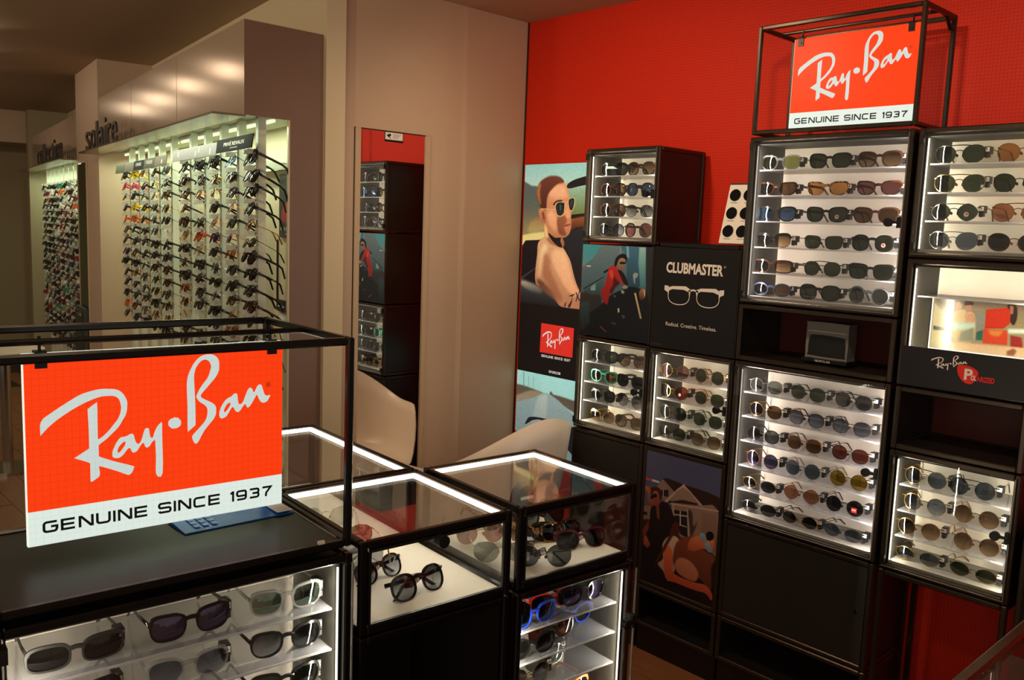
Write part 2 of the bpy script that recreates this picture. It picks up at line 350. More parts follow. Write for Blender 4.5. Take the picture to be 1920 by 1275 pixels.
DATA = json.loads('''{"LOGO":[[[[0.023,0.187],[0.023,0.205],[0.027,0.213],[0.03,0.216],[0.048,0.228],[0.066,0.239],[0.084,0.249],[0.102,0.254],[0.117,0.256],[0.13,0.255],[0.141,0.253],[0.15,0.247],[0.155,0.239],[0.158,0.231],[0.158,0.221],[0.156,0.209],[0.15,0.198],[0.143,0.187],[0.134,0.178],[0.123,0.168],[0.113,0.161],[0.111,0.158],[0.111,0.148],[0.111,0.141],[0.114,0.138],[0.137,0.127],[0.166,0.115],[0.167,0.111],[0.165,0.105],[0.161,0.101],[0.156,0.101],[0.137,0.111],[0.113,0.122],[0.111,0.121],[0.112,0.111],[0.111,0.105],[0.106,0.101],[0.098,0.097],[0.097,0.105],[0.097,0.124],[0.095,0.131],[0.074,0.141],[0.075,0.143],[0.095,0.155],[0.096,0.158],[0.096,0.187],[0.095,0.222],[0.096,0.224],[0.107,0.232],[0.11,0.231],[0.11,0.196],[0.11,0.172],[0.111,0.17],[0.114,0.171],[0.125,0.18],[0.136,0.193],[0.144,0.204],[0.148,0.218],[0.147,0.229],[0.144,0.237],[0.137,0.242],[0.128,0.243],[0.117,0.243],[0.102,0.239],[0.083,0.231],[0.065,0.221],[0.047,0.209],[0.033,0.197],[0.024,0.187]]],[[[0.133,0.136],[0.133,0.145],[0.136,0.153],[0.14,0.161],[0.146,0.168],[0.153,0.169],[0.157,0.17],[0.161,0.172],[0.165,0.173],[0.168,0.17],[0.169,0.166],[0.171,0.158],[0.174,0.154],[0.177,0.154],[0.18,0.158],[0.183,0.167],[0.186,0.177],[0.189,0.18],[0.193,0.179],[0.194,0.176],[0.195,0.167],[0.197,0.162],[0.2,0.162],[0.203,0.171],[0.208,0.181],[0.214,0.187],[0.216,0.186],[0.216,0.163],[0.216,0.095],[0.205,0.094],[0.205,0.126],[0.204,0.155],[0.203,0.157],[0.199,0.154],[0.194,0.147],[0.19,0.145],[0.187,0.147],[0.185,0.153],[0.183,0.154],[0.179,0.15],[0.174,0.142],[0.169,0.139],[0.165,0.14],[0.163,0.145],[0.161,0.148],[0.157,0.146],[0.151,0.138],[0.144,0.133],[0.138,0.133]],[[0.142,0.142],[0.141,0.146],[0.144,0.153],[0.15,0.159],[0.154,0.16],[0.154,0.156],[0.15,0.149],[0.145,0.143]]],[[[0.249,0.187],[0.249,0.183],[0.249,0.18],[0.247,0.177],[0.244,0.175],[0.241,0.174],[0.238,0.174],[0.234,0.174],[0.231,0.176],[0.229,0.178],[0.227,0.181],[0.227,0.184],[0.227,0.187],[0.229,0.19],[0.232,0.192],[0.235,0.193],[0.238,0.194],[0.242,0.193],[0.245,0.192],[0.247,0.189]]],[[[0.261,0.168],[0.261,0.21],[0.26,0.25],[0.262,0.266],[0.267,0.279],[0.274,0.291],[0.283,0.3],[0.293,0.304],[0.305,0.304],[0.313,0.3],[0.318,0.293],[0.319,0.284],[0.318,0.272],[0.312,0.261],[0.305,0.253],[0.295,0.242],[0.286,0.232],[0.285,0.229],[0.287,0.225],[0.297,0.219],[0.307,0.213],[0.312,0.207],[0.313,0.2],[0.312,0.191],[0.307,0.182],[0.297,0.171],[0.288,0.159],[0.281,0.146],[0.276,0.141],[0.272,0.144],[0.269,0.152],[0.269,0.156],[0.273,0.161],[0.283,0.171],[0.292,0.181],[0.296,0.19],[0.297,0.199],[0.296,0.206],[0.291,0.212],[0.283,0.218],[0.279,0.223],[0.277,0.228],[0.279,0.234],[0.283,0.242],[0.291,0.253],[0.298,0.262],[0.302,0.273],[0.304,0.281],[0.302,0.289],[0.297,0.294],[0.291,0.295],[0.285,0.292],[0.279,0.285],[0.275,0.277],[0.273,0.263],[0.274,0.239],[0.275,0.209],[0.275,0.179],[0.274,0.175],[0.265,0.168]]],[[[0.319,0.188],[0.319,0.195],[0.322,0.204],[0.328,0.214],[0.335,0.22],[0.342,0.223],[0.345,0.226],[0.35,0.228],[0.353,0.225],[0.354,0.215],[0.356,0.207],[0.36,0.207],[0.364,0.211],[0.371,0.228],[0.375,0.235],[0.379,0.236],[0.382,0.233],[0.384,0.227],[0.387,0.229],[0.391,0.237],[0.396,0.241],[0.4,0.239],[0.402,0.234],[0.405,0.224],[0.408,0.219],[0.413,0.218],[0.417,0.219],[0.416,0.215],[0.411,0.207],[0.404,0.205],[0.399,0.207],[0.395,0.213],[0.392,0.22],[0.39,0.221],[0.387,0.216],[0.381,0.206],[0.375,0.199],[0.372,0.199],[0.37,0.203],[0.368,0.206],[0.364,0.202],[0.358,0.194],[0.353,0.192],[0.349,0.195],[0.346,0.201],[0.343,0.202],[0.338,0.195],[0.332,0.186],[0.325,0.183],[0.321,0.184]],[[0.328,0.195],[0.328,0.199],[0.332,0.207],[0.337,0.211],[0.34,0.209],[0.338,0.204],[0.333,0.197],[0.329,0.194]]]],"REG":[0.413,0.239],"T":[[0.025,0.021],[0.418,0.016]],"A":[[[132,204,208],[206,222,200],0,[[-0.096,1.019],[1.249,1.021],[1.285,0.851],[-0.065,0.847]]],[[78,92,98],[96,106,84],4,[[-0.082,0.94],[0.11,0.928],[0.213,0.925],[0.341,0.908],[0.71,0.907],[0.914,0.916],[1.271,0.92],[1.295,0.81],[-0.055,0.802]]],[[86,92,84],[150,142,96],7,[[-0.067,0.865],[0.23,0.848],[1.285,0.859],[1.307,0.753],[-0.043,0.739]]],[[150,120,84],[176,160,104],7,[[0.113,0.803],[0.194,0.817],[0.317,0.813],[0.365,0.783],[0.204,0.768],[0.077,0.772]]],[[222,214,140],[226,214,150],4,[[-0.048,0.754],[0.141,0.765],[0.446,0.775],[0.453,0.735],[-0.036,0.693]]],[[16,17,24],[14,14,20],1,[[-0.026,0.711],[0.269,0.743],[0.506,0.771],[0.734,0.789],[1.288,0.839],[1.365,0.493],[-0.036,0.449]]],[[52,58,66],null,1,[[0.0,0.609],[0.225,0.647],[0.23,0.643],[0.007,0.602]]],[[150,192,178],[104,124,66],3,[[0.614,0.917],[0.914,0.925],[1.269,0.932],[1.288,0.843],[0.707,0.83]]],[[20,20,26],null,1,[[0.659,0.929],[0.741,0.943],[0.906,0.955],[1.259,0.972],[1.269,0.934],[0.911,0.927],[0.691,0.917]]],[[190,176,150],null,2,[[0.619,0.934],[0.686,0.94],[0.681,0.937],[0.631,0.926]]],[[18,18,20],null,1,[[0.717,0.829],[0.93,0.836],[1.288,0.847],[1.29,0.83],[0.935,0.822],[0.729,0.818]]],[[150,84,46],[70,36,24],4,[[0.731,0.807],[0.823,0.822],[1.007,0.825],[1.014,0.792],[0.83,0.79],[0.755,0.777]]],[[28,36,44],[20,20,26],3,[[0.645,0.754],[0.775,0.777],[0.94,0.791],[1.026,0.733],[0.981,0.605],[0.83,0.602],[0.736,0.687]]],[[70,78,82],[18,20,26],3,[[-0.019,0.599],[0.129,0.598],[0.321,0.586],[0.487,0.563],[0.592,0.531],[0.597,0.513],[-0.005,0.519]]],[[176,170,148],[70,72,70],5,[[0.014,0.597],[0.175,0.59],[0.333,0.575],[0.326,0.558],[0.158,0.564],[0.017,0.58]]],[[214,170,128],[176,122,90],1,[[0.247,0.697],[0.249,0.726],[0.281,0.742],[0.36,0.757],[0.429,0.752],[0.532,0.731],[0.633,0.722],[0.695,0.703],[0.758,0.678],[0.803,0.644],[0.847,0.613],[0.909,0.582],[0.974,0.558],[0.976,0.521],[0.77,0.521],[0.633,0.524],[0.549,0.547],[0.465,0.571],[0.321,0.582],[0.254,0.589],[0.228,0.611],[0.23,0.647]]],[[242,214,168],[214,166,118],9,[[0.281,0.688],[0.333,0.725],[0.396,0.725],[0.386,0.685],[0.331,0.635],[0.276,0.608]]],[[178,122,86],[150,98,70],9,[[0.36,0.699],[0.444,0.682],[0.472,0.638],[0.58,0.592],[0.669,0.542],[0.549,0.556],[0.42,0.597],[0.343,0.623]]],[[236,190,146],[226,168,126],8,[[0.499,0.709],[0.655,0.707],[0.741,0.665],[0.808,0.618],[0.911,0.578],[0.914,0.561],[0.739,0.578],[0.592,0.627],[0.484,0.674]]],[[90,56,44],[150,98,72],8,[[0.254,0.607],[0.357,0.6],[0.547,0.56],[0.633,0.528],[0.53,0.547],[0.321,0.577]]],[[206,150,108],[150,96,68],3,[[0.341,0.804],[0.444,0.787],[0.626,0.754],[0.645,0.722],[0.453,0.731],[0.374,0.751],[0.333,0.778]]],[[226,196,130],null,4,[[0.345,0.795],[0.384,0.787],[0.41,0.752],[0.374,0.751],[0.345,0.769]]],[[18,16,20],null,1,[[0.408,0.769],[0.508,0.753],[0.6,0.754],[0.595,0.743],[0.626,0.722],[0.554,0.726],[0.451,0.748]]],[[212,150,112],[188,124,88],1,[[0.35,0.901],[0.415,0.93],[0.513,0.938],[0.609,0.938],[0.676,0.912],[0.7,0.888],[0.722,0.87],[0.741,0.841],[0.739,0.818],[0.748,0.803],[0.741,0.781],[0.719,0.767],[0.674,0.757],[0.626,0.754],[0.528,0.761],[0.424,0.775],[0.355,0.804],[0.333,0.839],[0.326,0.875]]],[[236,184,142],[226,170,130],8,[[0.417,0.918],[0.592,0.929],[0.655,0.905],[0.667,0.888],[0.484,0.883],[0.403,0.892]]],[[238,180,136],[214,154,114],7,[[0.393,0.84],[0.472,0.84],[0.525,0.823],[0.559,0.797],[0.525,0.775],[0.444,0.787],[0.388,0.813]]],[[150,90,64],[120,70,52],5,[[0.535,0.821],[0.65,0.827],[0.674,0.807],[0.638,0.789],[0.683,0.763],[0.585,0.763],[0.542,0.788]]],[[106,58,44],[70,36,28],3,[[0.197,0.892],[0.197,0.908],[0.23,0.934],[0.29,0.949],[0.388,0.959],[0.499,0.959],[0.571,0.952],[0.614,0.938],[0.513,0.932],[0.441,0.917],[0.386,0.901],[0.362,0.879],[0.355,0.846],[0.281,0.85],[0.235,0.871]]],[[176,120,76],[150,96,60],5,[[0.199,0.901],[0.225,0.928],[0.264,0.934],[0.249,0.906],[0.276,0.866],[0.247,0.866]]],[[206,134,98],[170,104,76],2,[[0.242,0.844],[0.266,0.849],[0.321,0.846],[0.357,0.836],[0.369,0.804],[0.331,0.801],[0.288,0.807],[0.259,0.824]]],[[120,66,48],null,3,[[0.288,0.839],[0.329,0.839],[0.348,0.813],[0.317,0.813]]],[[52,30,24],null,2,[[0.463,0.866],[0.513,0.877],[0.592,0.879],[0.592,0.875],[0.516,0.871],[0.477,0.861]]],[[214,176,110],null,1,[[0.273,0.851],[0.501,0.849],[0.504,0.846],[0.273,0.847]]],[[214,180,120],null,1,[[0.492,0.857],[0.501,0.868],[0.544,0.873],[0.621,0.872],[0.643,0.868],[0.691,0.879],[0.707,0.885],[0.772,0.887],[0.782,0.879],[0.782,0.862],[0.755,0.844],[0.717,0.843],[0.691,0.858],[0.647,0.857],[0.64,0.834],[0.59,0.824],[0.535,0.827],[0.508,0.84]]],[[206,146,106],null,0,[[0.647,0.864],[0.683,0.874],[0.691,0.86],[0.65,0.859]]],[[16,26,30],[30,44,44],0,[[0.504,0.856],[0.516,0.866],[0.549,0.871],[0.619,0.87],[0.633,0.866],[0.631,0.849],[0.626,0.836],[0.585,0.827],[0.537,0.83],[0.516,0.842]]],[[14,24,28],[28,40,42],0,[[0.693,0.877],[0.715,0.883],[0.767,0.884],[0.772,0.865],[0.751,0.847],[0.719,0.847],[0.7,0.86]]],[[64,100,108],null,3,[[0.561,0.864],[0.585,0.864],[0.585,0.844],[0.571,0.844]]],[[64,100,108],null,3,[[0.729,0.879],[0.743,0.879],[0.743,0.86],[0.731,0.86]]],[[224,160,120],null,4,[[0.647,0.841],[0.683,0.858],[0.705,0.845],[0.729,0.824],[0.691,0.818],[0.662,0.824]]],[[120,60,50],null,2,[[0.635,0.792],[0.667,0.798],[0.705,0.799],[0.741,0.801],[0.743,0.799],[0.715,0.795],[0.657,0.791]]],[[206,120,100],null,2,[[0.657,0.791],[0.715,0.794],[0.743,0.798],[0.739,0.792],[0.688,0.787]]],[[50,34,50],null,0,[[0.77,0.522],[0.753,0.528],[0.794,0.545],[0.806,0.56],[0.767,0.56],[0.763,0.562],[0.837,0.57],[0.842,0.567],[0.815,0.562],[0.808,0.541],[0.784,0.524]]],[[50,34,50],null,0,[[0.861,0.546],[0.875,0.564],[0.854,0.574],[0.871,0.576],[0.89,0.567],[0.906,0.582],[0.921,0.583],[0.899,0.563],[0.923,0.552],[0.909,0.549],[0.887,0.558],[0.875,0.547]]],[[50,34,50],null,0,[[0.693,0.525],[0.712,0.538],[0.724,0.539],[0.715,0.524]]],[[12,12,16],null,0,[[-0.07,0.52],[-0.005,0.52],[0.595,0.52],[0.976,0.521],[1.393,0.521],[1.436,0.324],[-0.089,0.254]]],[[12,12,16],null,0,[[-0.221,0.488],[-0.058,0.495],[1.101,0.507],[1.151,0.272],[0.902,0.278],[-0.026,0.278],[-0.185,0.278]]],[[166,238,240],[176,228,226],0,[[-0.12,0.278],[-0.026,0.278],[0.902,0.278],[1.252,0.278],[1.278,0.149],[-0.084,0.068]]],[[92,88,74],[112,104,92],4,[[-0.113,0.228],[-0.019,0.226],[0.115,0.225],[0.235,0.222],[0.412,0.215],[0.434,0.211],[0.242,0.186],[0.065,0.166],[-0.098,0.144]]],[[150,140,110],[160,158,150],4,[[-0.101,0.17],[0.038,0.189],[0.237,0.214],[0.412,0.213],[0.242,0.179],[0.046,0.152],[-0.096,0.13]]],[[88,84,72],[110,100,92],4,[[0.537,0.214],[0.564,0.226],[0.585,0.217],[0.698,0.216],[0.916,0.211],[1.266,0.205],[1.278,0.157],[0.926,0.17],[0.683,0.194]]],[[150,182,186],[122,148,156],2,[[-0.098,0.144],[0.065,0.166],[0.281,0.19],[0.432,0.214],[0.528,0.215],[0.681,0.199],[0.815,0.176],[1.0,0.157],[1.281,0.145],[1.305,0.028],[-0.122,-0.071],[-0.153,0.109]]],[[186,206,206],[140,160,166],6,[[0.341,0.185],[0.434,0.207],[0.492,0.21],[0.504,0.146],[0.424,0.054],[0.228,0.042]]],[[92,112,122],null,1,[[0.101,0.273],[0.11,0.274],[0.122,0.217],[0.113,0.217]]],[[120,150,160],null,1,[[0.187,0.264],[0.194,0.264],[0.201,0.217],[0.197,0.217]]],[[120,150,160],null,1,[[0.266,0.263],[0.273,0.263],[0.281,0.219],[0.276,0.218]]],[[24,30,38],null,1,[[0.161,0.087],[0.206,0.112],[0.254,0.119],[0.372,0.124],[0.64,0.126],[0.863,0.12],[1.046,0.11],[1.065,0.012],[0.844,0.039],[0.686,0.088],[0.451,0.117],[0.295,0.11],[0.237,0.1]]],[[24,30,38],null,1,[[-0.084,0.063],[-0.019,0.062],[0.024,0.052],[-0.014,0.027],[-0.077,0.023]]]],"B":[[[84,118,124],[40,52,58],0,[[-0.13,1.081],[1.072,1.123],[1.141,-0.058],[-0.048,-0.199]]],[[52,140,150],[84,130,134],1,[[-0.072,1.022],[0.313,1.013],[0.154,0.842],[0.013,0.745],[-0.027,0.743]]],[[96,116,122],[60,82,90],1,[[0.306,1.007],[0.554,1.013],[0.66,0.887],[0.679,0.572],[0.029,0.496],[0.014,0.735],[0.166,0.853]]],[[62,104,124],[34,60,74],2,[[0.554,1.008],[0.653,1.007],[0.806,1.001],[0.816,0.838],[0.855,0.585],[0.679,0.572],[0.649,0.868]]],[[110,158,164],null,1,[[0.548,1.01],[0.558,1.01],[0.564,0.912],[0.554,0.911]]],[[104,160,170],null,2,[[0.635,1.006],[0.668,1.005],[0.686,0.879],[0.655,0.882]]],[[132,176,168],[58,104,112],2,[[0.818,0.995],[0.906,0.996],[0.92,0.589],[0.861,0.585],[0.816,0.829]]],[[40,44,48],[20,22,26],1,[[0.91,1.004],[1.002,1.003],[1.014,-0.003],[0.955,-0.0],[0.94,0.553]]],[[22,26,30],null,1,[[0.325,0.714],[0.504,0.802],[0.517,0.788],[0.339,0.693]]],[[20,30,34],null,1,[[0.035,0.511],[0.334,0.66],[0.341,0.654],[0.042,0.499]]],[[58,92,100],[36,44,48],2,[[0.043,0.487],[0.336,0.636],[0.337,0.41],[0.237,0.343],[0.046,0.447]]],[[110,140,140],null,2,[[0.147,0.534],[0.216,0.579],[0.221,0.5],[0.149,0.494]]],[[44,38,38],[24,34,38],4,[[-0.007,0.423],[0.071,0.469],[0.178,0.447],[0.256,0.463],[0.311,0.408],[0.323,0.213],[0.014,0.104]]],[[14,18,22],[10,13,16],3,[[-0.002,0.142],[0.253,0.305],[0.339,0.371],[0.436,0.457],[0.583,0.527],[0.728,0.576],[0.874,0.558],[0.975,0.462],[1.016,-0.031],[-0.006,-0.019]]],[[42,60,64],[18,24,28],6,[[-0.002,0.343],[0.13,0.374],[0.158,0.138],[0.019,0.024]]],[[166,38,34],[120,24,24],1,[[0.305,0.506],[0.341,0.548],[0.385,0.668],[0.4,0.747],[0.454,0.785],[0.519,0.764],[0.572,0.719],[0.623,0.693],[0.677,0.61],[0.629,0.583],[0.577,0.623],[0.516,0.609],[0.481,0.558],[0.435,0.477],[0.41,0.363],[0.365,0.373],[0.324,0.419]]],[[80,16,20],[60,14,16],4,[[0.458,0.731],[0.513,0.647],[0.579,0.603],[0.519,0.561],[0.461,0.479],[0.433,0.515],[0.479,0.597]]],[[196,60,50],null,4,[[0.407,0.728],[0.457,0.741],[0.486,0.675],[0.464,0.634],[0.423,0.671]]],[[24,20,22],null,1,[[0.532,0.746],[0.583,0.739],[0.635,0.694],[0.689,0.611],[0.679,0.582],[0.628,0.607],[0.574,0.68]]],[[150,118,92],[110,80,62],1,[[0.514,0.803],[0.538,0.852],[0.587,0.874],[0.631,0.867],[0.64,0.819],[0.618,0.77],[0.57,0.738],[0.531,0.765]]],[[20,16,18],null,1,[[0.479,0.801],[0.5,0.87],[0.56,0.911],[0.622,0.916],[0.655,0.878],[0.646,0.819],[0.631,0.862],[0.575,0.874],[0.539,0.85],[0.519,0.803],[0.505,0.783]]],[[16,20,20],null,0,[[0.555,0.824],[0.583,0.833],[0.637,0.831],[0.635,0.814],[0.606,0.806],[0.597,0.815],[0.585,0.805],[0.56,0.809]]],[[140,126,110],null,2,[[0.606,0.567],[0.642,0.589],[0.685,0.582],[0.681,0.553],[0.632,0.545]]],[[120,130,130],null,2,[[0.595,0.537],[0.633,0.53],[0.647,0.503],[0.616,0.491],[0.597,0.508]]],[[140,140,130],null,2,[[0.751,0.701],[0.78,0.727],[0.817,0.72],[0.813,0.686],[0.784,0.665],[0.787,0.618],[0.774,0.617]]],[[190,160,110],[150,130,96],1,[[0.78,0.517],[0.805,0.515],[0.904,0.258],[0.881,0.246]]],[[156,104,70],[60,42,36],2,[[0.847,0.508],[0.857,0.547],[0.898,0.569],[0.928,0.552],[0.938,0.496],[0.916,0.457],[0.869,0.453]]],[[190,150,100],null,1,[[0.908,0.56],[0.925,0.552],[0.934,0.515],[0.921,0.476]]],[[170,150,110],null,1,[[0.558,0.331],[0.582,0.338],[0.591,0.296],[0.567,0.284]]],[[150,60,50],null,1,[[0.31,0.113],[0.316,0.116],[0.416,0.065],[0.41,0.059]]],[[200,210,200],null,1,[[0.066,0.766],[0.132,0.767],[0.133,0.756],[0.066,0.755]]],[[190,60,50],null,1,[[0.019,0.765],[0.063,0.766],[0.064,0.754],[0.02,0.753]]],[[60,70,72],null,2,[[0.486,0.471],[0.53,0.469],[0.526,0.445],[0.494,0.45]]],[[52,66,70],null,3,[[0.479,0.179],[0.555,0.167],[0.544,0.151],[0.48,0.164]]],[[50,64,70],null,3,[[0.624,0.27],[0.673,0.265],[0.663,0.226],[0.625,0.241]]]],"H":[[[68,72,104],[74,70,88],0,[[-0.181,0.995],[1.023,1.156],[1.204,-0.051],[-0.054,-0.309]]],[[40,26,24],[46,30,28],1,[[0.246,0.815],[0.531,0.813],[0.978,0.794],[0.992,0.7],[0.425,0.64],[0.325,0.693]]],[[128,104,100],[118,92,84],1,[[0.161,0.738],[0.246,0.81],[0.412,0.741],[0.311,0.652],[0.235,0.66]]],[[30,26,30],null,1,[[0.2,0.719],[0.329,0.743],[0.335,0.69],[0.204,0.685]]],[[170,150,140],null,0,[[0.254,0.732],[0.265,0.734],[0.27,0.685],[0.259,0.683]]],[[134,106,96],[122,94,84],1,[[0.329,0.664],[0.524,0.802],[0.771,0.704],[0.78,0.701],[0.974,0.707],[1.005,0.37],[0.399,0.385],[0.386,0.653]]],[[38,26,24],null,2,[[0.366,0.662],[0.528,0.7],[0.726,0.707],[0.727,0.695],[0.376,0.657]]],[[164,140,130],null,1,[[0.292,0.657],[0.522,0.813],[0.55,0.806],[0.783,0.706],[0.763,0.697],[0.527,0.791],[0.33,0.654]]],[[170,146,136],null,1,[[0.367,0.652],[0.992,0.702],[0.993,0.693],[0.369,0.643]]],[[124,96,84],[110,82,72],1,[[0.787,0.653],[0.979,0.669],[1.002,0.389],[0.796,0.453]]],[[26,24,28],null,1,[[0.422,0.611],[0.601,0.626],[0.625,0.438],[0.532,0.448],[0.438,0.532]]],[[180,164,156],null,1,[[0.498,0.617],[0.512,0.618],[0.525,0.517],[0.51,0.516]]],[[180,164,156],null,1,[[0.426,0.582],[0.605,0.597],[0.606,0.589],[0.427,0.574]]],[[170,150,140],null,1,[[0.504,0.518],[0.602,0.519],[0.603,0.512],[0.505,0.51]]],[[160,136,124],null,1,[[0.396,0.645],[0.416,0.646],[0.442,0.493],[0.418,0.509]]],[[160,136,124],null,1,[[0.589,0.646],[0.611,0.644],[0.649,0.437],[0.627,0.434]]],[[60,44,40],null,3,[[0.608,0.639],[0.664,0.628],[0.686,0.533],[0.742,0.582],[0.669,0.451],[0.641,0.526]]],[[118,92,82],null,1,[[-0.022,0.569],[0.101,0.584],[0.107,0.437],[-0.026,0.415]]],[[30,26,28],null,1,[[-0.018,0.524],[0.055,0.531],[0.058,0.506],[-0.015,0.499]]],[[44,24,22],[16,10,12],3,[[-0.026,0.415],[0.122,0.481],[0.442,0.493],[0.525,0.426],[1.005,0.37],[1.023,-0.011],[-0.022,-0.015]]],[[24,18,22],[14,10,14],1,[[0.097,0.537],[0.129,0.593],[0.275,0.646],[0.361,0.63],[0.435,0.552],[0.497,0.502],[0.33,0.332],[0.197,0.143],[0.01,0.055],[-0.008,0.231],[0.091,0.414]]],[[20,14,16],[12,9,12],2,[[-0.008,0.231],[0.274,0.322],[0.307,0.369],[0.196,0.153],[0.356,0.109],[0.57,0.066],[0.987,-0.008],[-0.022,-0.015]]],[[150,80,54],[110,52,40],1,[[0.12,0.672],[0.136,0.704],[0.211,0.706],[0.235,0.66],[0.205,0.595],[0.157,0.597]]],[[60,26,22],null,2,[[0.062,0.683],[0.096,0.723],[0.179,0.739],[0.239,0.71],[0.245,0.661],[0.218,0.647],[0.193,0.703],[0.136,0.704],[0.102,0.669]]],[[170,90,54],[120,58,40],3,[[-0.008,0.712],[0.058,0.722],[0.089,0.697],[0.084,0.656],[0.165,0.609],[0.092,0.582],[0.05,0.611],[0.055,0.662]]],[[14,10,12],null,1,[[0.088,0.652],[0.138,0.683],[0.176,0.681],[0.17,0.658],[0.132,0.652],[0.105,0.635]]],[[110,60,44],null,2,[[0.177,0.591],[0.214,0.601],[0.235,0.499],[0.195,0.513]]],[[160,78,56],[120,52,40],2,[[0.022,0.33],[0.058,0.357],[0.123,0.296],[0.088,0.259],[0.027,0.279]]],[[110,40,36],null,2,[[-0.021,0.364],[0.084,0.474],[0.091,0.414],[0.031,0.332]]],[[190,160,134],[140,104,84],2,[[0.292,0.325],[0.36,0.398],[0.451,0.422],[0.529,0.397],[0.537,0.327],[0.474,0.234],[0.482,0.164],[0.377,0.092],[0.324,0.134],[0.243,0.172],[0.313,0.226]]],[[120,60,40],[80,40,30],4,[[0.509,0.403],[0.721,0.47],[0.822,0.397],[0.987,0.367],[0.946,0.279],[0.967,0.132],[0.854,0.161],[0.701,0.204],[0.479,0.194],[0.448,0.291]]],[[170,110,84],[150,84,60],3,[[0.476,0.214],[0.543,0.278],[0.692,0.274],[0.792,0.211],[0.747,0.141],[0.54,0.154]]],[[196,96,60],[150,60,44],1,[[0.321,0.279],[0.368,0.328],[0.427,0.308],[0.451,0.189],[0.485,0.143],[0.71,0.134],[0.892,0.148],[0.98,0.104],[0.978,0.052],[0.9,0.088],[0.755,0.081],[0.492,0.082],[0.362,0.089]]],[[206,116,70],[150,70,46],1,[[0.632,0.384],[0.67,0.446],[0.774,0.484],[0.913,0.512],[0.963,0.472],[0.946,0.409],[0.822,0.397],[0.718,0.359],[0.645,0.356]]],[[18,16,20],null,1,[[0.853,0.497],[0.867,0.524],[0.909,0.539],[0.95,0.528],[0.951,0.494],[0.91,0.472],[0.865,0.474]]],[[128,150,176],[96,116,140],1,[[0.778,0.489],[0.806,0.512],[0.853,0.497],[0.866,0.465],[0.833,0.447],[0.795,0.46]]],[[128,150,176],[96,116,140],1,[[0.851,0.442],[0.894,0.458],[0.941,0.418],[0.948,0.394],[0.895,0.39],[0.859,0.414]]],[[70,30,22],null,3,[[0.361,0.388],[0.422,0.51],[0.495,0.522],[0.507,0.423],[0.432,0.421],[0.284,0.231],[0.195,0.163]]],[[180,60,60],null,1,[[0.003,0.786],[0.089,0.787],[0.091,0.771],[0.005,0.77]]],[[190,180,180],null,1,[[0.095,0.786],[0.198,0.787],[0.2,0.771],[0.097,0.77]]]],"P":[[[150,136,100],[170,156,116],0,[[-0.097,1.032],[1.01,1.2],[1.083,-0.239],[-0.02,-0.555]]],[[84,66,50],[150,130,92],3,[[0.017,0.942],[0.18,0.684],[0.157,0.987]]],[[206,192,150],[190,178,130],2,[[0.01,0.871],[0.163,0.639],[0.183,0.032],[0.007,0.013]]],[[60,58,50],null,2,[[0.02,0.432],[0.153,0.394],[0.153,0.361],[0.023,0.348]]],[[120,94,70],[170,156,140],4,[[0.2,0.968],[1.02,1.0],[1.027,0.845],[0.21,0.774]]],[[220,196,146],[196,176,120],2,[[0.21,0.735],[0.283,0.787],[0.367,0.761],[0.403,0.639],[0.417,0.213],[0.23,0.174],[0.2,0.516]]],[[222,176,140],null,2,[[0.21,0.91],[0.243,0.935],[0.273,0.877],[0.267,0.768],[0.233,0.748]]],[[60,40,30],null,2,[[0.287,0.929],[0.337,0.974],[0.38,0.923],[0.37,0.89],[0.3,0.858]]],[[200,146,112],null,2,[[0.3,0.871],[0.36,0.89],[0.367,0.761],[0.317,0.729]]],[[214,160,126],null,3,[[0.307,0.71],[0.39,0.742],[0.42,0.561],[0.317,0.516]]],[[190,226,210],null,6,[[0.2,0.516],[0.41,0.555],[0.403,0.452],[0.207,0.387]]],[[140,140,120],null,5,[[0.283,0.361],[0.403,0.471],[0.417,0.194],[0.27,0.181]]],[[150,150,140],[140,130,120],3,[[0.407,0.768],[0.487,0.742],[0.497,0.232],[0.427,0.219]]],[[44,100,80],null,3,[[0.427,0.387],[0.487,0.445],[0.49,0.252],[0.43,0.239]]],[[224,60,30],[206,50,30],1,[[0.493,0.826],[0.703,0.897],[0.717,0.619],[0.663,0.503],[0.5,0.471]]],[[214,66,36],[206,70,40],2,[[0.49,0.465],[0.703,0.471],[0.71,0.206],[0.493,0.194]]],[[224,140,60],null,4,[[0.527,0.452],[0.667,0.465],[0.633,0.348],[0.56,0.355]]],[[70,44,36],[60,36,30],2,[[0.673,0.923],[0.713,0.974],[0.76,0.916],[0.77,0.71],[0.747,0.581],[0.713,0.658],[0.71,0.826]]],[[190,130,104],null,2,[[0.697,0.929],[0.73,0.929],[0.733,0.787],[0.71,0.781]]],[[150,44,40],null,3,[[0.73,0.394],[0.827,0.374],[0.847,0.187],[0.74,0.187]]],[[226,240,226],null,4,[[0.703,0.51],[1.043,0.561],[1.047,0.484],[0.707,0.426]]],[[222,180,140],[232,210,170],3,[[0.163,0.155],[1.06,0.2],[1.073,-0.039],[0.153,-0.065]]],[[150,96,70],null,3,[[0.713,0.097],[0.77,0.161],[0.797,0.116],[0.777,0.026],[0.717,0.019]]],[[255,252,240],null,0,[[0.167,0.987],[0.197,0.987],[0.2,0.097],[0.17,0.097]]]],"RBL":[[-0.867,1.165],[-0.659,1.162],[-0.661,1.028],[-0.87,1.028],[-0.852,1.096],[-0.677,1.122],[-0.857,1.009],[-0.674,1.008],[-0.858,1.021],[-0.804,0.936],[-0.729,0.939],[-0.805,0.951]]}''')
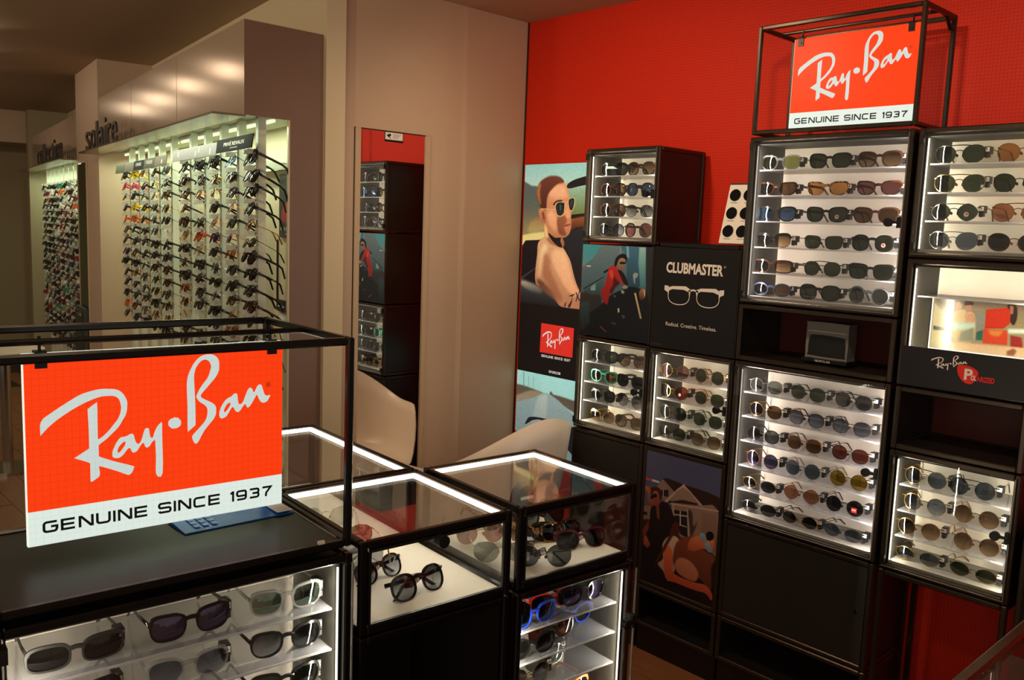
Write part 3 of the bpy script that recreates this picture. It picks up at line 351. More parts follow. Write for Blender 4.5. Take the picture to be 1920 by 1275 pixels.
# ================================================================== the setting
BEIGE = mat('beige painted wall', (190, 166, 142), .5, noise=.04, scale=3)
MAUVE = mat('mauve side panel', (124, 98, 84), .45, noise=.04, scale=4)
CEIL = mat('tan ceiling', (186, 164, 136), .8, noise=.05, scale=2)
ALU = mat('brushed aluminium band', (186, 166, 146), .17, .3, noise=.07, scale=60, aniso=(.15, 1, 8))
REDW = grid_mat('red mosaic wall', (206, 40, 11), (174, 30, 9), .0108, 'XZ', rough=.6, width=.16, bump=.2)
WOODF = mat('brown wood floor', (138, 88, 56), .36, noise=.35, scale=6, aniso=(1, 14, 1))
DARKT = mat('dark trim', (40, 30, 24), .4)
# floor of boards: recessed joints are real gaps over a dark bed
struct(MB().box(-9, 3.2, -5.2, .6, -.06, -.004).build('floor', DARKT))
flo = bpy.data.objects['floor']
pl = MB().box(0, 1.19, 0, .152, -.004, 0).mesh('plank', WOODF)
n = 0
for j in range(26):
    y = -3.7+j*.155
    for i in range(9):
        x = -7.6+i*1.2+(j % 3)*.4
        if n < 290:
            link('plank', pl, flo, (x, y, 0)); n += 1
struct(MB().box(-9, 3.2, -5.2, 1.2, 2.54, 2.6).build('ceiling', CEIL))
struct(MB().box(-1.09, 3.2, .31, .39, 0, 2.54).build('wall_back', REDW))
# mirror wall (left), with the tall mirror let into it
wl = struct(MB().box(-1.14, -1.04, -.745, .31, 0, 2.54).build('wall_left', BEIGE))
struct(MB().box(-1.041, -1.034, .304, .31, 0, 2.54).build('trim_1', DARKT))
struct(MB().box(-1.0405, -1.0385, -.748, -.742, 0, 2.54).build('trim_2', DARKT))
struct(MB().box(-1.0405, -1.0385, -.676, -.672, 0, 2.54).build('trim_3', mat('wall joint', (120, 100, 80), .6)))
mz0, mz1 = .06, 1.972
mr = root('wall_mirror', 'tall narrow mirror let into the beige wall beside the red wall', 'mirror', 'W', -1.04, -.435, mz0)
MB().box(-.004, .0035, -.163, .163, 0, mz1-mz0-.004).build('mirror_glass', glassy('mirror silver', (0, 0, 0), (.86, .86, .84), fac=1.0), mr)
FRM = mat('beige mirror frame', (188, 164, 134), .4)
MB().box(-.002, .009, -.187, -.163, 0, mz1-mz0).build('frame_side', FRM, mr); MB().box(-.002, .009, .163, .187, 0, mz1-mz0).build('frame_side', FRM, mr)
MB().box(-.002, .003, .187, .190, 0, mz1-mz0).build('shadow_gap', DARKT, mr); MB().box(-.002, .003, -.190, -.187, 0, mz1-mz0).build('shadow_gap', DARKT, mr)
MB().box(-.002, .004, -.19, .19, mz1-mz0-.003, mz1-mz0+.001).build('shadow_gap', DARKT, mr)
st = root('camera_notice', 'small white camera surveillance sticker at the top of the tall mirror', 'sticker', 'W', -1.0362, -.4355, 1.929, R_(90))
MB().box(-.046, .046, -.0008, .0, 0, .041).build('backing', RUBBER, st)
MB().box(-.043, .043, -.0013, -.0008, .009, .038).build('white_field', WHITE, st)
MB().flat([[(-.038, .026), (-.02, .034), (-.014, .026), (-.03, .018)]], -.0016).flat([[(-.026, .02), (-.02, .012), (-.017, .014), (-.022, .022)]], -.0016).build('camera_pictogram', RUBBER, st)
for k in range(4): MB().box(-.006, .036-.006*k, -.0017, -.0013, .031-.005*k, .0325-.005*k).build('text_line', mat('grey print', (110, 110, 110), .6), st)

# ---- rack wall S: back wall, pillar, two canopies
def sbox(x0, x1, y0, y1, z0, z1, name, m): # in S frame as its own mesh with rotation
    o = MB().box(x0, x1, y0, y1, z0, z1).build(name, m); o.location = FR['S'][0]; o.rotation_euler = (0, 0, FR['S'][1]); return o
struct(sbox(-7.1, -.02, .32, .4, 0, 2.54, 'wall_front', mat('cream back wall', (205, 190, 158), .6)))
struct(sbox(-3.66, -2.83, -.003, .32, 0, 2.54, 'wall_pillar', BEIGE))
struct(sbox(-7.15, -7.05, -3.2, .4, 0, 2.54, 'wall_far', mat('olive beige wall', (150, 136, 104), .7)))
struct(sbox(-7.05, -6.5, -3.2, .32, 2.24, 2.54, 'trim_4', BEIGE))
struct(sbox(-6.45, -6.3, -.02, .32, 0, 2.54, 'wall_end', mat('grey green return wall', (158, 148, 118), .6)))
pm = root('pillar_mirror', 'narrow dark mirror strip on the front of the beige pillar', 'mirror', 'S', -3.42, -.004, .05)
MB().box(-.17, .17, -.006, 0, 0, 1.88).build('mirror_glass', glassy('mirror dim', (0, 0, 0), (.42, .46, .40), fac=1.0), pm)
MB().box(-.18, -.17, -.01, 0, 0, 1.89).box(.17, .18, -.01, 0, 0, 1.89).build('frame_side', FRM, pm)
pd = root('pillar_drawer_unit', 'slim dark cabinet in front of the beige pillar mirror', 'cabinet', 'S', -3.58, -.045, 0)
MB().box(0, .32, 0, .028, 0, .95).build('body', mat('grey green cabinet', (60, 66, 60), .4), pd)
MB().box(.02, .30, -.008, 0, .5, .93).build('door', mat('dark green door', (44, 50, 46), .35), pd)
MB().box(.20, .29, -.02, -.008, .90, .92).build('handle', CHROME, pd)

def canopy(name, label, u0, u1, prism=None):
    c = root(name, label, 'canopy', 'S', 0, 0, 0)
    mb = MB()
    if prism: # right end lies in the beige wall's plane
        Mi = Matrix.Rotation(-FR['S'][1], 3, 'Z')
        def loc(p): q = Mi @ (Vector((p[0], p[1], 0))-FR['S'][0]); return (q.x, q.y)
        A = loc((-1.041, -1.089)); B_ = loc((-1.041, -.747)); C_ = (-.3, .318)
        mb.plan([(-u1, 0), A, (A[0]-.012, 0.02), (-u1, .02)], 1.966, 2.30); mb.build('fascia', ALU, c)
        MB().plan([A, B_, (B_[0]-.012, B_[1]), (A[0]-.012, .021)], 1.966, 2.30).build('end_panel', MAUVE, c)
        J = loc((-1.041, -.906)); MB().plan([J, B_, (B_[0]-.03, B_[1]), (J[0]-.02, J[1]+.004)], 0, 1.966).build('side_jamb', MAUVE, c)
        MB().plan([(J[0]+.001, J[1]-.006), (J[0]+.001, J[1]), (J[0]-.022, J[1]+.003), (J[0]-.022, J[1]-.003)], 0, 1.966).build('jamb_edge', mat('cream edge', (200, 190, 160), .5), c)
        MB().plan([(-u1, .02), (A[0]-.014, .02), (B_[0]-.03, .317), (-u1, .317)], 2.292, 2.30).build('top_panel', ALU, c)
        MB().plan([(-u1, -.118), (.012, -.118), (.018, 0), (-u1, 0)], 1.957, 1.965).build('ledge', mat('steel ledge', (150, 142, 124), .25, .8), c)
        MB().plan([(-u1, .02), (A[0]-.014, .02), (B_[0]-.03, .317), (-u1, .317)], 1.985, 1.993).build('soffit', mat('white soffit', (215, 220, 200), .5), c)
    else:
        mb.box(-u1, -u0, 0, .02, 1.966, 2.28).build('fascia', ALU, c)
        MB().box(-u1, -u1+.015, .02, .317, 1.966, 2.28).build('end_panel', BEIGE, c)
        MB().box(-u1, -u0, .02, .317, 2.272, 2.28).build('top_panel', ALU, c)
        MB().box(-u1-.0, -u0, -.118, 0, 1.957, 1.965).build('ledge', mat('steel ledge', (150, 142, 124), .25, .8), c)
        MB().box(-u1+.015, -u0, .02, .317, 1.985, 1.993).build('soffit', mat('white soffit', (215, 220, 200), .5), c)
    nj = 3 if prism else 2
    for k in range(1, nj): 
        x = -u0-(u1-u0)*k/nj
        MB().box(x-.001, x+.001, -.0006, .0, 1.967, 2.29 if prism else 2.27).build('panel_joint', mat('wall joint', (120, 100, 80), .6), c)
    return c
ca = canopy('rack_canopy', 'long brushed metal canopy with mauve end over the lit sunglasses rack', 0, 2.829, True)
cb = canopy('rack_canopy', 'far brushed metal canopy beyond the pillar with a rack under it', 3.662, 6.3)
TUBEL = emis('fluorescent tube', (226, 240, 190), 1.3)
def lamp(fr_x0, fr_x1, label):
    l = root('light_tube', label, 'lamp', 'S', fr_x0, .135, 1.962)
    MB().box(0, fr_x1-fr_x0, -.012, .012, .007, .022).build('housing', WHITE, l)
    MB().tube((.01, 0, 0), (fr_x1-fr_x0-.01, 0, 0), .006).build('tube', TUBEL, l); return l
lamp(-2.75, -1.45, 'left fluorescent tube under the near metal canopy'); lamp(-1.40, -.06, 'right fluorescent tube under the near metal canopy')
lamp(-6.2, -4.9, 'left fluorescent tube under the far metal canopy'); lamp(-4.85, -3.70, 'right fluorescent tube under the far metal canopy')
for x0, x1, pw in ((-2.75, -.1, 8.5), (-6.2, -3.70, 7.0)):   # light of the tubes: onto the wall behind the poles and onto the fronts
    for v0, tgt, f in ((.17, (.30, 1.35), 1.0), (-.03, (.20, 1.0), .5)):
        l = area('canopy_tube_light', fr_pt('S', (x0+x1)/2, v0, 1.945), (0, 0, 0), pw*f, (.84, 1, .70), x1-x0, .04)
        l.rotation_euler = (Matrix.Rotation(FR['S'][1], 4, 'Z') @ Matrix.Rotation(math.atan2(tgt[0]-v0, 1.945-tgt[1]), 4, 'X')).to_euler()
GREY3 = mat('dark grey letters', (70, 64, 60), .4, .3)
a = root('sign_letters', 'dark grey raised letters on the near canopy spelling solaire', 'letters', 'S', -2.69, -.10, 1.9655)
# letters one by one
def letters(parent, s, total, hx):
    mes = []; x = 0
    for ch in s:
        me = text_loops_mesh(ch, 'letter', 1, bold=.0); 
        co = np.empty(len(me.vertices)*3); me.vertices.foreach_get('co', co); co = co.reshape(-1, 3)
        full = {'l': 1, 'i': 1, 't': .87}.get(ch, .74); co[:, 2] *= full*hx; wd = {'l': .2, 'i': .2, 'r': .38, 't': .36}.get(ch, .58); co[:, 0] *= wd/co[:, 0].max()
        me.vertices.foreach_set('co', co.ravel()); mes.append((ch, me, x)); x += wd+.12
    k = total/(x-.12)
    for ch, me, xx in mes:
        me.transform(Matrix.Diagonal((k, 1, 1, 1))); b = bmesh.new(); b.from_mesh(me); r = bmesh.ops.extrude_face_region(b, geom=b.faces[:])
        bmesh.ops.translate(b, verts=[v for v in r['geom'] if isinstance(v, bmesh.types.BMVert)], vec=(0, .010, 0)); bmesh.ops.recalc_face_normals(b, faces=b.faces); b.to_mesh(me); b.free()
        me.materials.append(GREY3); link('letter', me, parent, (xx*k, 0, 0))
letters(a, 'solaire', .93, .15)
a = root('sign_letters', 'dark grey raised letters on the far canopy spelling collection', 'letters', 'S', -4.98, -.10, 1.9655)
letters(a, 'collection', 1.33, .15)

# ================================================================== modules of black tube
def bars(mb, w, h, d, r=.008, z0=0, skip=()):
    X = (r, w-r); Y = (r, d-r); Z = (z0+r, h-r)
    for y in Y:
        for z in Z: mb.box(0, w, y-r, y+r, z-r, z+r)
        for x in X: mb.box(x-r, x+r, y-r, y+r, z0, h)
    for x in X:
        for z in Z: mb.box(x-r, x+r, 0, d, z-r, z+r)
LEDP = 1.15
TUBES = {'W': TUBE, 'K': TUBEK}
def module(name, label, fr, x, y, z, w, h, d, kind, cat='cabinet', shelves=(), knob=None, group=None, led='both', door=0.0, ledm=None, back_y=.19, glass=True, strip=True):
    t = root(name, label, cat, fr, x, y, z, group=group); r = .008; ledm = ledm or LED; TUBE = TUBES[fr]
    for s_, nm in ((0, 'upright'), (1, 'upright')):
        X = r if s_ == 0 else w-r
        for Y in (r, d-r): MB().box(X-r, X+r, Y-r, Y+r, 0, h).build('upright', TUBE, t, bevel=.003)
        for Z in (r, h-r): MB().box(X-r, X+r, 2*r, d-2*r, Z-r, Z+r).build('side_rail', TUBE, t, bevel=.003)
    for Y in (r, d-r):
        for Z in (r, h-r): MB().box(2*r, w-2*r, Y-r, Y+r, Z-r, Z+r).build('cross_rail', TUBE, t, bevel=.003)
    a = 2*r
    if kind in ('lit', 'open', 'closed', 'picture'):
        im = INNER if kind == 'lit' else PANEL
        MB().box(r-.002, r+.002, a, d-a, a, h-a).build('side_panel', PANEL, t); MB().box(w-r-.002, w-r+.002, a, d-a, a, h-a).build('side_panel', PANEL, t)
        MB().box(a, w-a, a, d-a, r-.002, r+.002).build('bottom_panel', PANEL, t)
        MB().box(a, w-a, a, d-a, h-r-.002, h-r+.002).build('top_panel', PANEL, t)
    if kind == 'lit':
        MB().box(a+.002, a+.005, .016, back_y, a, h-a).build('inner_side', INNER, t); MB().box(w-a-.005, w-a-.002, .016, back_y, a, h-a).build('inner_side', INNER, t)
        MB().box(a+.005, w-a-.005, .016, back_y, a, a+.008).build('inner_floor', mat('grey case floor', (128, 124, 118), .3), t)
        MB().box(a+.005, w-a-.005, .016, back_y, h-a-.006, h-a).build('inner_top', INNER, t)
        MB().box(a+.005, w-a-.005, back_y, back_y+.006, a+.008, h-a-.006).build('lit_back_panel', BACKW, t)
        for zz in shelves:
            s = MB().box(a+.014, w-a-.014, .026, back_y-.008, zz-z-.004, zz-z).build('shelf', SHELF, t)
            MB().box(a+.014, w-a-.014, .0248, .026, zz-z-.004, zz-z).build('shelf_edge', SHEDGE, s)
        if strip:
            far_left = fr == 'W'   # the strip on the near side sits behind the upright, only its light is seen
            xs = (a+.006, a+.009) if far_left else (w-a-.009, w-a-.006)
            MB().box(xs[0], xs[1], .014, .017, a+.01, h-a-.012).build('led_strip', ledm, t)
            for xx in (a+.010, w-a-.010):
                p = fr_pt(fr, x+xx, y+.020, z+h/2); q = fr_pt(fr, x+w/2+(.03 if xx < w/2 else -.03), y+back_y, z+h/2)
                area('cabinet_led_light', p, q, LEDP*w*h/.13, (1, .90, .68) if ledm is LED else (1, .87, .78), .0025, h-.06)
    if kind in ('lit',) and glass:
        dd = MB().box(.010, w-.010, -.008-door, -.004-door, .010, h-.010).build('glass_door', GLASS, t)
        MB().box(w-.0115, w-.0095, -.0085-door, -.0035-door, .010, h-.010).build('glass_edge', GEDGE, dd)
        MB().box(.010, w-.0115, -.0085-door, -.0035-door, .0095, .0110).build('glass_edge', GEDGE, dd)
        for Z in (.03, h-.03): MB().box(.006, .018, -.010-door, .0, Z-.012, Z+.012).build('hinge', RUBBER, dd)
        kz = h*.45 if knob is None else knob
        MB().tube((w-.045, -.022-door, kz), (w-.045, -.008-door, kz), .013, 14).box(w-.045, w-.012, -.016-door, -.009-door, kz-.004, kz+.004).box(w-.022, w-.010, -.014-door, .0, kz-.016, kz+.016).build('door_knob', RUBBER, dd, bevel=.001)
    if kind == 'closed':
        dd = MB().box(a+.002, w-a-.002, .003, .009, a+.002, h-a-.002).build('door', mat('charcoal door', (34, 30, 28), .42, .2, noise=.1, scale=80), t)
        MB().tube((w-.045, -.001, h*.53), (w-.045, .004, h*.53), .006, 12).build('lock', CHROME, dd)
    if kind == 'open': MB().box(a, w-a, d-a-.004, d-a, a, h-a).build('dark_backing', mat('shaded wall red', (74, 14, 10), .5) if fr == 'W' else PANEL, t)  # wall modules: added dark red sheet paints the shade on the red wall behind
    return t
D = .285
# ---- column A / B / C / D
A1 = module('display_cabinet', 'small lit cabinet at the top left of the wall unit, red wall around it', 'W', -.359, 0, 1.554, .357, .358, D, 'lit', shelves=(1.811, 1.733, 1.655), knob=.185)
A3 = module('display_cabinet', 'lit cabinet under the motorbike picture, beside the tall poster', 'W', -.365, 0, .812, .362, .369, D, 'lit', shelves=(1.08, .999, .922), knob=.19)
B3 = module('display_cabinet', 'lit cabinet under the black box with drawn white glasses', 'W', .001, 0, .812, .360, .366, D, 'lit', shelves=(1.069, .991, .912), knob=.185)
A4 = module('door_cabinet', 'tall black closed cabinet below the leftmost lower lit cabinet', 'W', -.365, 0, .268, .362, .540, D, 'closed')
B4 = module('picture_cabinet', 'tall cabinet with the picture of two people before a house', 'W', .001, 0, .268, .358, .540, D, 'picture')
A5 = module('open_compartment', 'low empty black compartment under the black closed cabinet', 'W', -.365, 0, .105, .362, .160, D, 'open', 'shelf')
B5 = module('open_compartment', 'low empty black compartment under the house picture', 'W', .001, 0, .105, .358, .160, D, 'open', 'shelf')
C1 = module('display_cabinet', 'large lit cabinet of six rows right under the hanging red sign', 'W', .366, 0, 1.376, .534, .545, D, 'lit', shelves=(1.817, 1.734, 1.65, 1.565, 1.480), knob=.277, ledm=LEDW)
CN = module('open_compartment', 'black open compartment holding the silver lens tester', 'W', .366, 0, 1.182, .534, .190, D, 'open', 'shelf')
C2 = module('display_cabinet', 'large lit cabinet of six rows below the lens tester compartment', 'W', .366, 0, .625, .534, .553, D, 'lit', shelves=(1.074, .990, .905, .818, .734), knob=.277, ledm=LEDW)
C3 = module('door_cabinet', 'wide black closed cabinet under the large lower lit cabinet', 'W', .366, 0, .271, .534, .350, D, 'closed')
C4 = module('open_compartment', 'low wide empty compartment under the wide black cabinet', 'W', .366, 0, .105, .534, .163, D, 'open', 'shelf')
D1 = module('display_cabinet', 'lit cabinet at the top right, level with the large upper one', 'W', .914, 0, 1.554, .357, .366, D, 'lit', shelves=(1.822, 1.741, 1.661), knob=.13)
D2 = module('display_cabinet', 'lit cabinet with one shelf and a mirrored beach picture, polarized panel below', 'W', .914, 0, 1.181, .357, .370, D, 'lit', shelves=(1.445,), glass=False)
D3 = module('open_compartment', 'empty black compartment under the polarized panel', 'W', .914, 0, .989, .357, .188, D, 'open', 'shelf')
D4 = module('display_cabinet', 'lower right lit cabinet of four rows with open space under it', 'W', .914, 0, .620, .357, .365, D, 'lit', shelves=(.882, .803, .725), knob=.19)
D5 = module('tube_module', 'open black tube legs standing under the lower right lit cabinet', 'W', .914, 0, .105, .357, .511, D, 'frame', 'tube module')
for x0, x1 in ((-.36, -.005), (.004, .358), (.369, .898), (.916, 1.27)):
    p = MB().box(x0, x1, .02, .27, 0, .103).build('plinth', PANELG); tag(p, {-.36: 'black plinth under the tall closed cabinet at the left end', .004: 'black plinth under the house picture column', .369: 'black plinth under the wide cabinet column', .916: 'black plinth under the open tube legs'}[x0], 'plinth', 'black plinths of the wall unit')
# side panel of D frame hides nothing: back stays red wall
# column E at the right edge
E1 = module('picture_cabinet', 'black cabinet at the right edge of the picture with small cards', 'W', 1.290, 0, .40, .357, .42, D, 'picture')
MB().box(.014, .343, .004, .008, .016, .404).build('front_panel', PANELG, E1)
for k, (zz, c) in enumerate(((.30, (210, 206, 200)), (.268, (150, 40, 36)), (.17, (90, 60, 90)), (.14, (190, 30, 30)))):
    MB().box(.02, .12, .0025, .004, zz, zz+.02).build('printed_card', mat('card print %d' % k, c, .5), E1)
# panels with pictures
imH = raster('house picture', DATA['H'], 300, 480); picture('picture_front', imH, B4, .014, .344, .014, .526, .003, rough=.22)
MB().box(.014, .344, .004, .008, .014, .526).build('picture_board', PANELG, B4)
bx = root('picture_cabinet', 'picture box of a rider in red on a dark motorbike', 'cabinet', 'W', -.362, 0, 1.184)
def cube_body(t, w, h, d):
    for X in (0, w-.012):
        for Y in (.002, d-.012): MB().box(X, X+.012, Y, Y+.012, 0, h).build('upright', TUBE, t, bevel=.002)
    MB().box(.003, w-.003, .008, d-.004, .003, h-.003).build('body', PANEL, t)
cube_body(bx, .357, .366, D)
picture('picture_front', raster('bike picture', DATA['B'], 340, 380), bx, .006, .351, .005, .361, .0015, rough=.25, emit=.2)  # glow added to brighten the print, which has no lamp
cm = root('panel_cabinet', 'black box with white lettering and a drawing of glasses', 'cabinet', 'W', 0, 0, 1.181)
cube_body(cm, .362, .370, D)
MB().box(.002, .360, -.001, .006, .002, .368).build('front_board', mat('black satin print', (17, 15, 17), .35), cm)
PRW = mat('white print', (222, 214, 206), .6)
text('CLUBMASTER', 'title_lettering', PRW, cm, (.058, -.0016, .279), .037, .240, bold=.035)
text('®', 'mark', PRW, cm, (.300, -.0016, .306), .007)
text('Radical. Creative. Timeless.', 'lower_lettering', PRW, cm, (.070, -.0016, .086), .0135, .216)
text('frame worn shown', 'small_print', mat('dim print', (90, 84, 80), .6), cm, (.004, -.0016, .012), .004, .05)
g = MB()
def ell(cx, cz, rx, rz, n=26, a0=0, a1=360, p=2.3):
    out = []
    for k in range(n+1):
        t = R_(a0+(a1-a0)*k/n); c, s_ = math.cos(t), math.sin(t)
        out.append((cx+rx*abs(c)**(2/p)*(1 if c >= 0 else -1), cz+rz*abs(s_)**(2/p)*(1 if s_ >= 0 else -1)))
    return out
for sx in (-1, 1):
    cx = .181+sx*.062
    inn = ell(cx, .197, .045, .030, 30, 180, 360); outr = ell(cx, .197, .0475, .033, 30, 180, 360)
    g.flat([inn+outr[::-1]], -.0016)
    lo = [(cx-.045, .197), (cx-.043, .213), (cx-.03, .219), (cx+.02, .220), (cx+.043, .213), (cx+.045, .197), (cx+.0475, .197)]; hi = [(cx+.050, .222), (cx+.030, .233), (cx-.03, .230), (cx-.052, .222), (cx-.0475, .197)]
    g.flat([lo+hi], -.0017)
    e = sx*.05; g.flat([[(cx+e*.9, .205), (cx+e*1.28, .214), (cx+e*1.28, .231), (cx+e*.9, .229)]], -.0018)
g.flat([[(.160, .214), (.181, .219), (.202, .214), (.202, .220), (.181, .225), (.160, .220)]], -.0017)
g.build('glasses_drawing', PRW, cm)
tr = root('black_tray', 'flat black tray lying on top of the box with drawn glasses', 'tray', 'W', .015, .01, 1.5515)
MB().box(0, .33, 0, .2, 0, .006).build('base', RUBBER, tr); MB().box(0, .33, 0, .006, .006, .013).box(0, .33, .194, .2, .006, .013).build('rim', RUBBER, tr)
lc = root('lens_sample_card', 'white card of round dark lens samples leaning on the red wall', 'card', 'W', .190, .115, 1.552, rot=(R_(-14), 0))
MB().box(0, .17, 0, .006, .02, .235).build('board', mat('white board', (232, 226, 214), .5), lc)
MB().box(-.002, .172, -.002, .008, .235, .24).build('top_edge', RUBBER, lc)
for i in range(3):
    for j in range(3):
        if i*.055+.02 < .17:
            ln = MB().tube((.030+i*.056, -.004, .196-j*.066), (.030+i*.056, 0, .196-j*.066), .0215, 24).build('sample_lens', mat('dark lens disc', (12, 16, 20), .08, spec=.8), lc)
            MB().box(.016+i*.056, .044+i*.056, -.0006, 0, .167-j*.066, .169-j*.066).build('caption', mat('grey print', (110, 110, 110), .6), lc)
# polarized front board and picture in D2
MB().box(.010, .347, -.004, .002, .004, .118).build('front_board', mat('black satin print', (17, 15, 17), .35), D2)
logo(PRW, D2, .0906, .0447, -.0048, .1085, .064)
pk = MB().flat([smooth_loop([(.168, .078), (.185, .083), (.205, .080), (.222, .070), (.222, .055), (.212, .036), (.200, .032), (.185, .038), (.172, .055)], 3)], -.0046).build('red_plectrum_mark', mat('red print', (214, 34, 22), .5), D2)
text('P', 'initial', PRW, D2, (.188, -.0052, .044), .030, .022, bold=.03); text('OL', 'white_lettering', PRW, D2, (.206, -.0053, .044), .014, .014, bold=.03)
text('ARIZED', 'red_lettering', MATS['red print'], D2, (.221, -.0052, .043), .014, .046, bold=.03)
MB().box(.10, .347, -.0055, -.004, .004, .005).build('board_line', PANELG, D2)
pc = root('beach_picture', 'glossy picture of people at the beach standing in the right upper cabinet', 'picture', 'W', .9375, .150, 1.206)
picture('print', raster('beach picture', DATA['P'], 360, 186), pc, .004, .304, .079, .234, -.001, rough=.25, base=.36)
MB().box(.0, .306, 0, .003, 0, .236).build('board', WHITE, pc)
nb = root('lens_tester', 'small silver and black lens tester in the open compartment', 'device', 'W', .565, .09, 1.199)
MB().box(0, .156, -.012, .07, 0, .013).build('base', RUBBER, nb, bevel=.002)
body = MB().flat([smooth_loop([(.008, .022), (.008, .12), (.016, .131), (.14, .131), (.150, .12), (.150, .022), (.140, .014), (.018, .014)], 3)], 0, .055).build('shell', mat('silver shell', (128, 124, 118), .35, .4), nb)
MB().flat([smooth_loop([(.018, .030), (.020, .075), (.034, .090), (.128, .088), (.142, .078), (.144, .028), (.136, .021), (.024, .022)], 3)], -.002).build('dark_window', RUBBER, nb)
MB().box(.014, .144, -.004, 0, .100, .104).build('highlight_lip', mat('silver light', (176, 172, 164), .3, .4), nb)
text('NUPOLAR', 'lettering', PRW, nb, (.050, -.0126, .003), .007, .052)
# ---- top frame with the upper hanging sign
def sign_frame(name, label, fr, x, y, z, w, h, d, bar_y, cable=True):
    t = root(name, label, 'tube module', fr, x, y, z); r = .007; TUBE = TUBES[fr]
    for X in (r, w-r):
        for Y in (r, d-r): MB().box(X-r, X+r, Y-r, Y+r, 0, h).build('upright', TUBE, t, bevel=.003)
        for Z in (r, h-r): MB().box(X-r, X+r, 2*r, d-2*r, Z-r, Z+r).build('side_rail', TUBE, t, bevel=.003)
    for Y in (r, d-r):
        for Z in (r, h-r): MB().box(2*r, w-2*r, Y-r, Y+r, Z-r, Z+r).build('cross_rail', TUBE, t, bevel=.003)
    MB().tube((0.01, bar_y, h-r), (w-.01, bar_y, h-r), .0055, 10).build('hanging_bar', TUBE, t)
    return t
def hanging_sign(label, fr, x, y, z, w, group=None, clamps=(.06, .93), hf=.71):
    h0 = w*.71; h = w*hf; t = root('hanging_sign', label, 'sign', fr, x, y, z, group=group); tk = .010
    MB().box(0, w, 0, tk, 0, h).build('light_panel', emis('sign edge glow', (240, 244, 226), .9), t)
    MB().box(0.0015, w, -.0012, 0, h0*.189, h).build('red_field', SIGNR, t)
    MB().box(0.0015, w, -.0012, 0, 0, h0*.189).build('white_band', SIGNW, t)
    k = w/.442; logo(SIGNL, t, 0, 0, -.0020, w, h0)
    wide_text('GENUINE SINCE 1937', 'band_lettering', mat('black print', (14, 18, 20), .5), t, .024*k, .419*k, .0195*k, .0215*k, -.0022)
    text('®', 'mark', mat('dark red print', (120, 30, 14), .5), t, ((DATA['REG'][0]-.004)*k, -.0021, (DATA['REG'][1]-.004)*k), .009*k)
    for cx in clamps:
        c = MB().box(cx*w-.009, cx*w+.009, -.006, tk+.006, h-.024, h+.004).tube((cx*w, -.0085, h-.014), (cx*w, -.006, h-.014), .004, 10).tube((cx*w, tk/2, h), (cx*w, tk/2, h+.028), .0025, 6).build('clamp', RUBBER, t)
    return t
SIGNR = grid_mat('lit red sign', (250, 62, 14), (226, 48, 10), .0117, 'XZ', emit=.92, rough=.38, width=.05)
SIGNW = grid_mat('lit white band', (226, 240, 232), (206, 226, 220), .0117, 'XZ', emit=.86, rough=.38, width=.05)
SIGNL = grid_mat('lit white script', (212, 226, 222), (196, 214, 210), .0117, 'XZ', emit=.80, rough=.38, width=.05)
FT = sign_frame('tube_module', 'open tube frame on top of the wall unit carrying the upper sign', 'W', .368, 0, 1.929, .535, .345, .225, .118)
cbl = MB().path([(.50, .118, .338), (.515, .10, .342), (.52, .13, .345), (.525, .17, .33), (.526, .20, .30)], .006).build('cable', RUBBER, FT)
hanging_sign('upper lit red sign with white script hanging in the top frame', 'W', .444, .10, 1.950, .408)
# tall poster on red wall
ps = root('tall_poster', 'tall backlit poster of a man in sunglasses in a car', 'poster', 'W', -1.017, .300, .55)
PW = .417; PH = 1.344
MB().box(0, PW, .001, .010, 0, PH).build('light_box', PANELG, ps)
picture('print', raster('tall poster picture', DATA['A'], 300, 960, grain=.04), ps, 0, PW, 0, PH, 0, emit=.42, rough=.3)
rb = DATA['RBL']
MB().flat([[(rb[i][0]+1.017, rb[i][1]-.55) for i in (3, 2, 1, 0)]], -.0008).build('red_label', emis('red poster label', (236, 52, 40), .6), ps)
logo(emis('white poster print', (240, 236, 230), .6), ps, -.865+1.017, 1.012-.55, -.0016, .196, .1466)
wide_text('GENUINE SINCE 1937', 'label_lettering', MATS['white poster print'], ps, rb[6][0]+1.017, rb[7][0]+1.017, rb[7][1]-.55-.001, .012, -.0012)
text('RAY-BAN.COM', 'web_lettering', MATS['white poster print'], ps, (rb[9][0]+1.017, -.0012, rb[11][1]-.55-.012), .012, .073, bold=.02)
# ================================================================== counter (frame K: x = along, y = back from the front)
KF = -.787
def kmod(*a, **k): return module(a[0], a[1], 'K', *a[2:], **k)
K0F = sign_frame('tube_module', 'open black tube frame on the counter carrying the large sign', 'K', -2.238, KF, .998, .582, .389, .381, .188)
MB().box(.016, .566, .016, .365, .004, .010).build('floor_panel', mat('black shelf panel', (20, 19, 17), .4, spec=.35), K0F)
MB().box(.562, .565, .03, .34, .010, .012).build('floor_edge', GEDGE, K0F)
MB().path([(.03, .188, .382), (.02, .16, .395), (.012, .12, .398), (.004, .09, .385), (.03, .05, .375)], .007).build('cable', RUBBER, K0F)
MB().box(.516, .528, .003, .0095, .374, .3905).build('small_plate', mat('white tab', (210, 206, 190), .5), K0F).location = (0, 0, -.371)
hanging_sign('large lit red sign with white script in the counter frame', 'K', -2.156, -.605, 1.040, .442, clamps=(.06, .95), hf=.728)
lf = root('leaflet', 'blue folded leaflet lying under the large lit sign', 'leaflet', 'K', -1.79, -.545, 1.0085, R_(3))
MB().box(-.11, .11, -.045, .045, 0, .0015).build('back_cover', mat('blue print', (22, 92, 168), .3), lf)
MB().quad((-.11, -.045, .002), (.11, -.045, .002), (.11, .045, .006), (-.11, .045, .006)).build('front_cover', MATS['blue print'], lf)
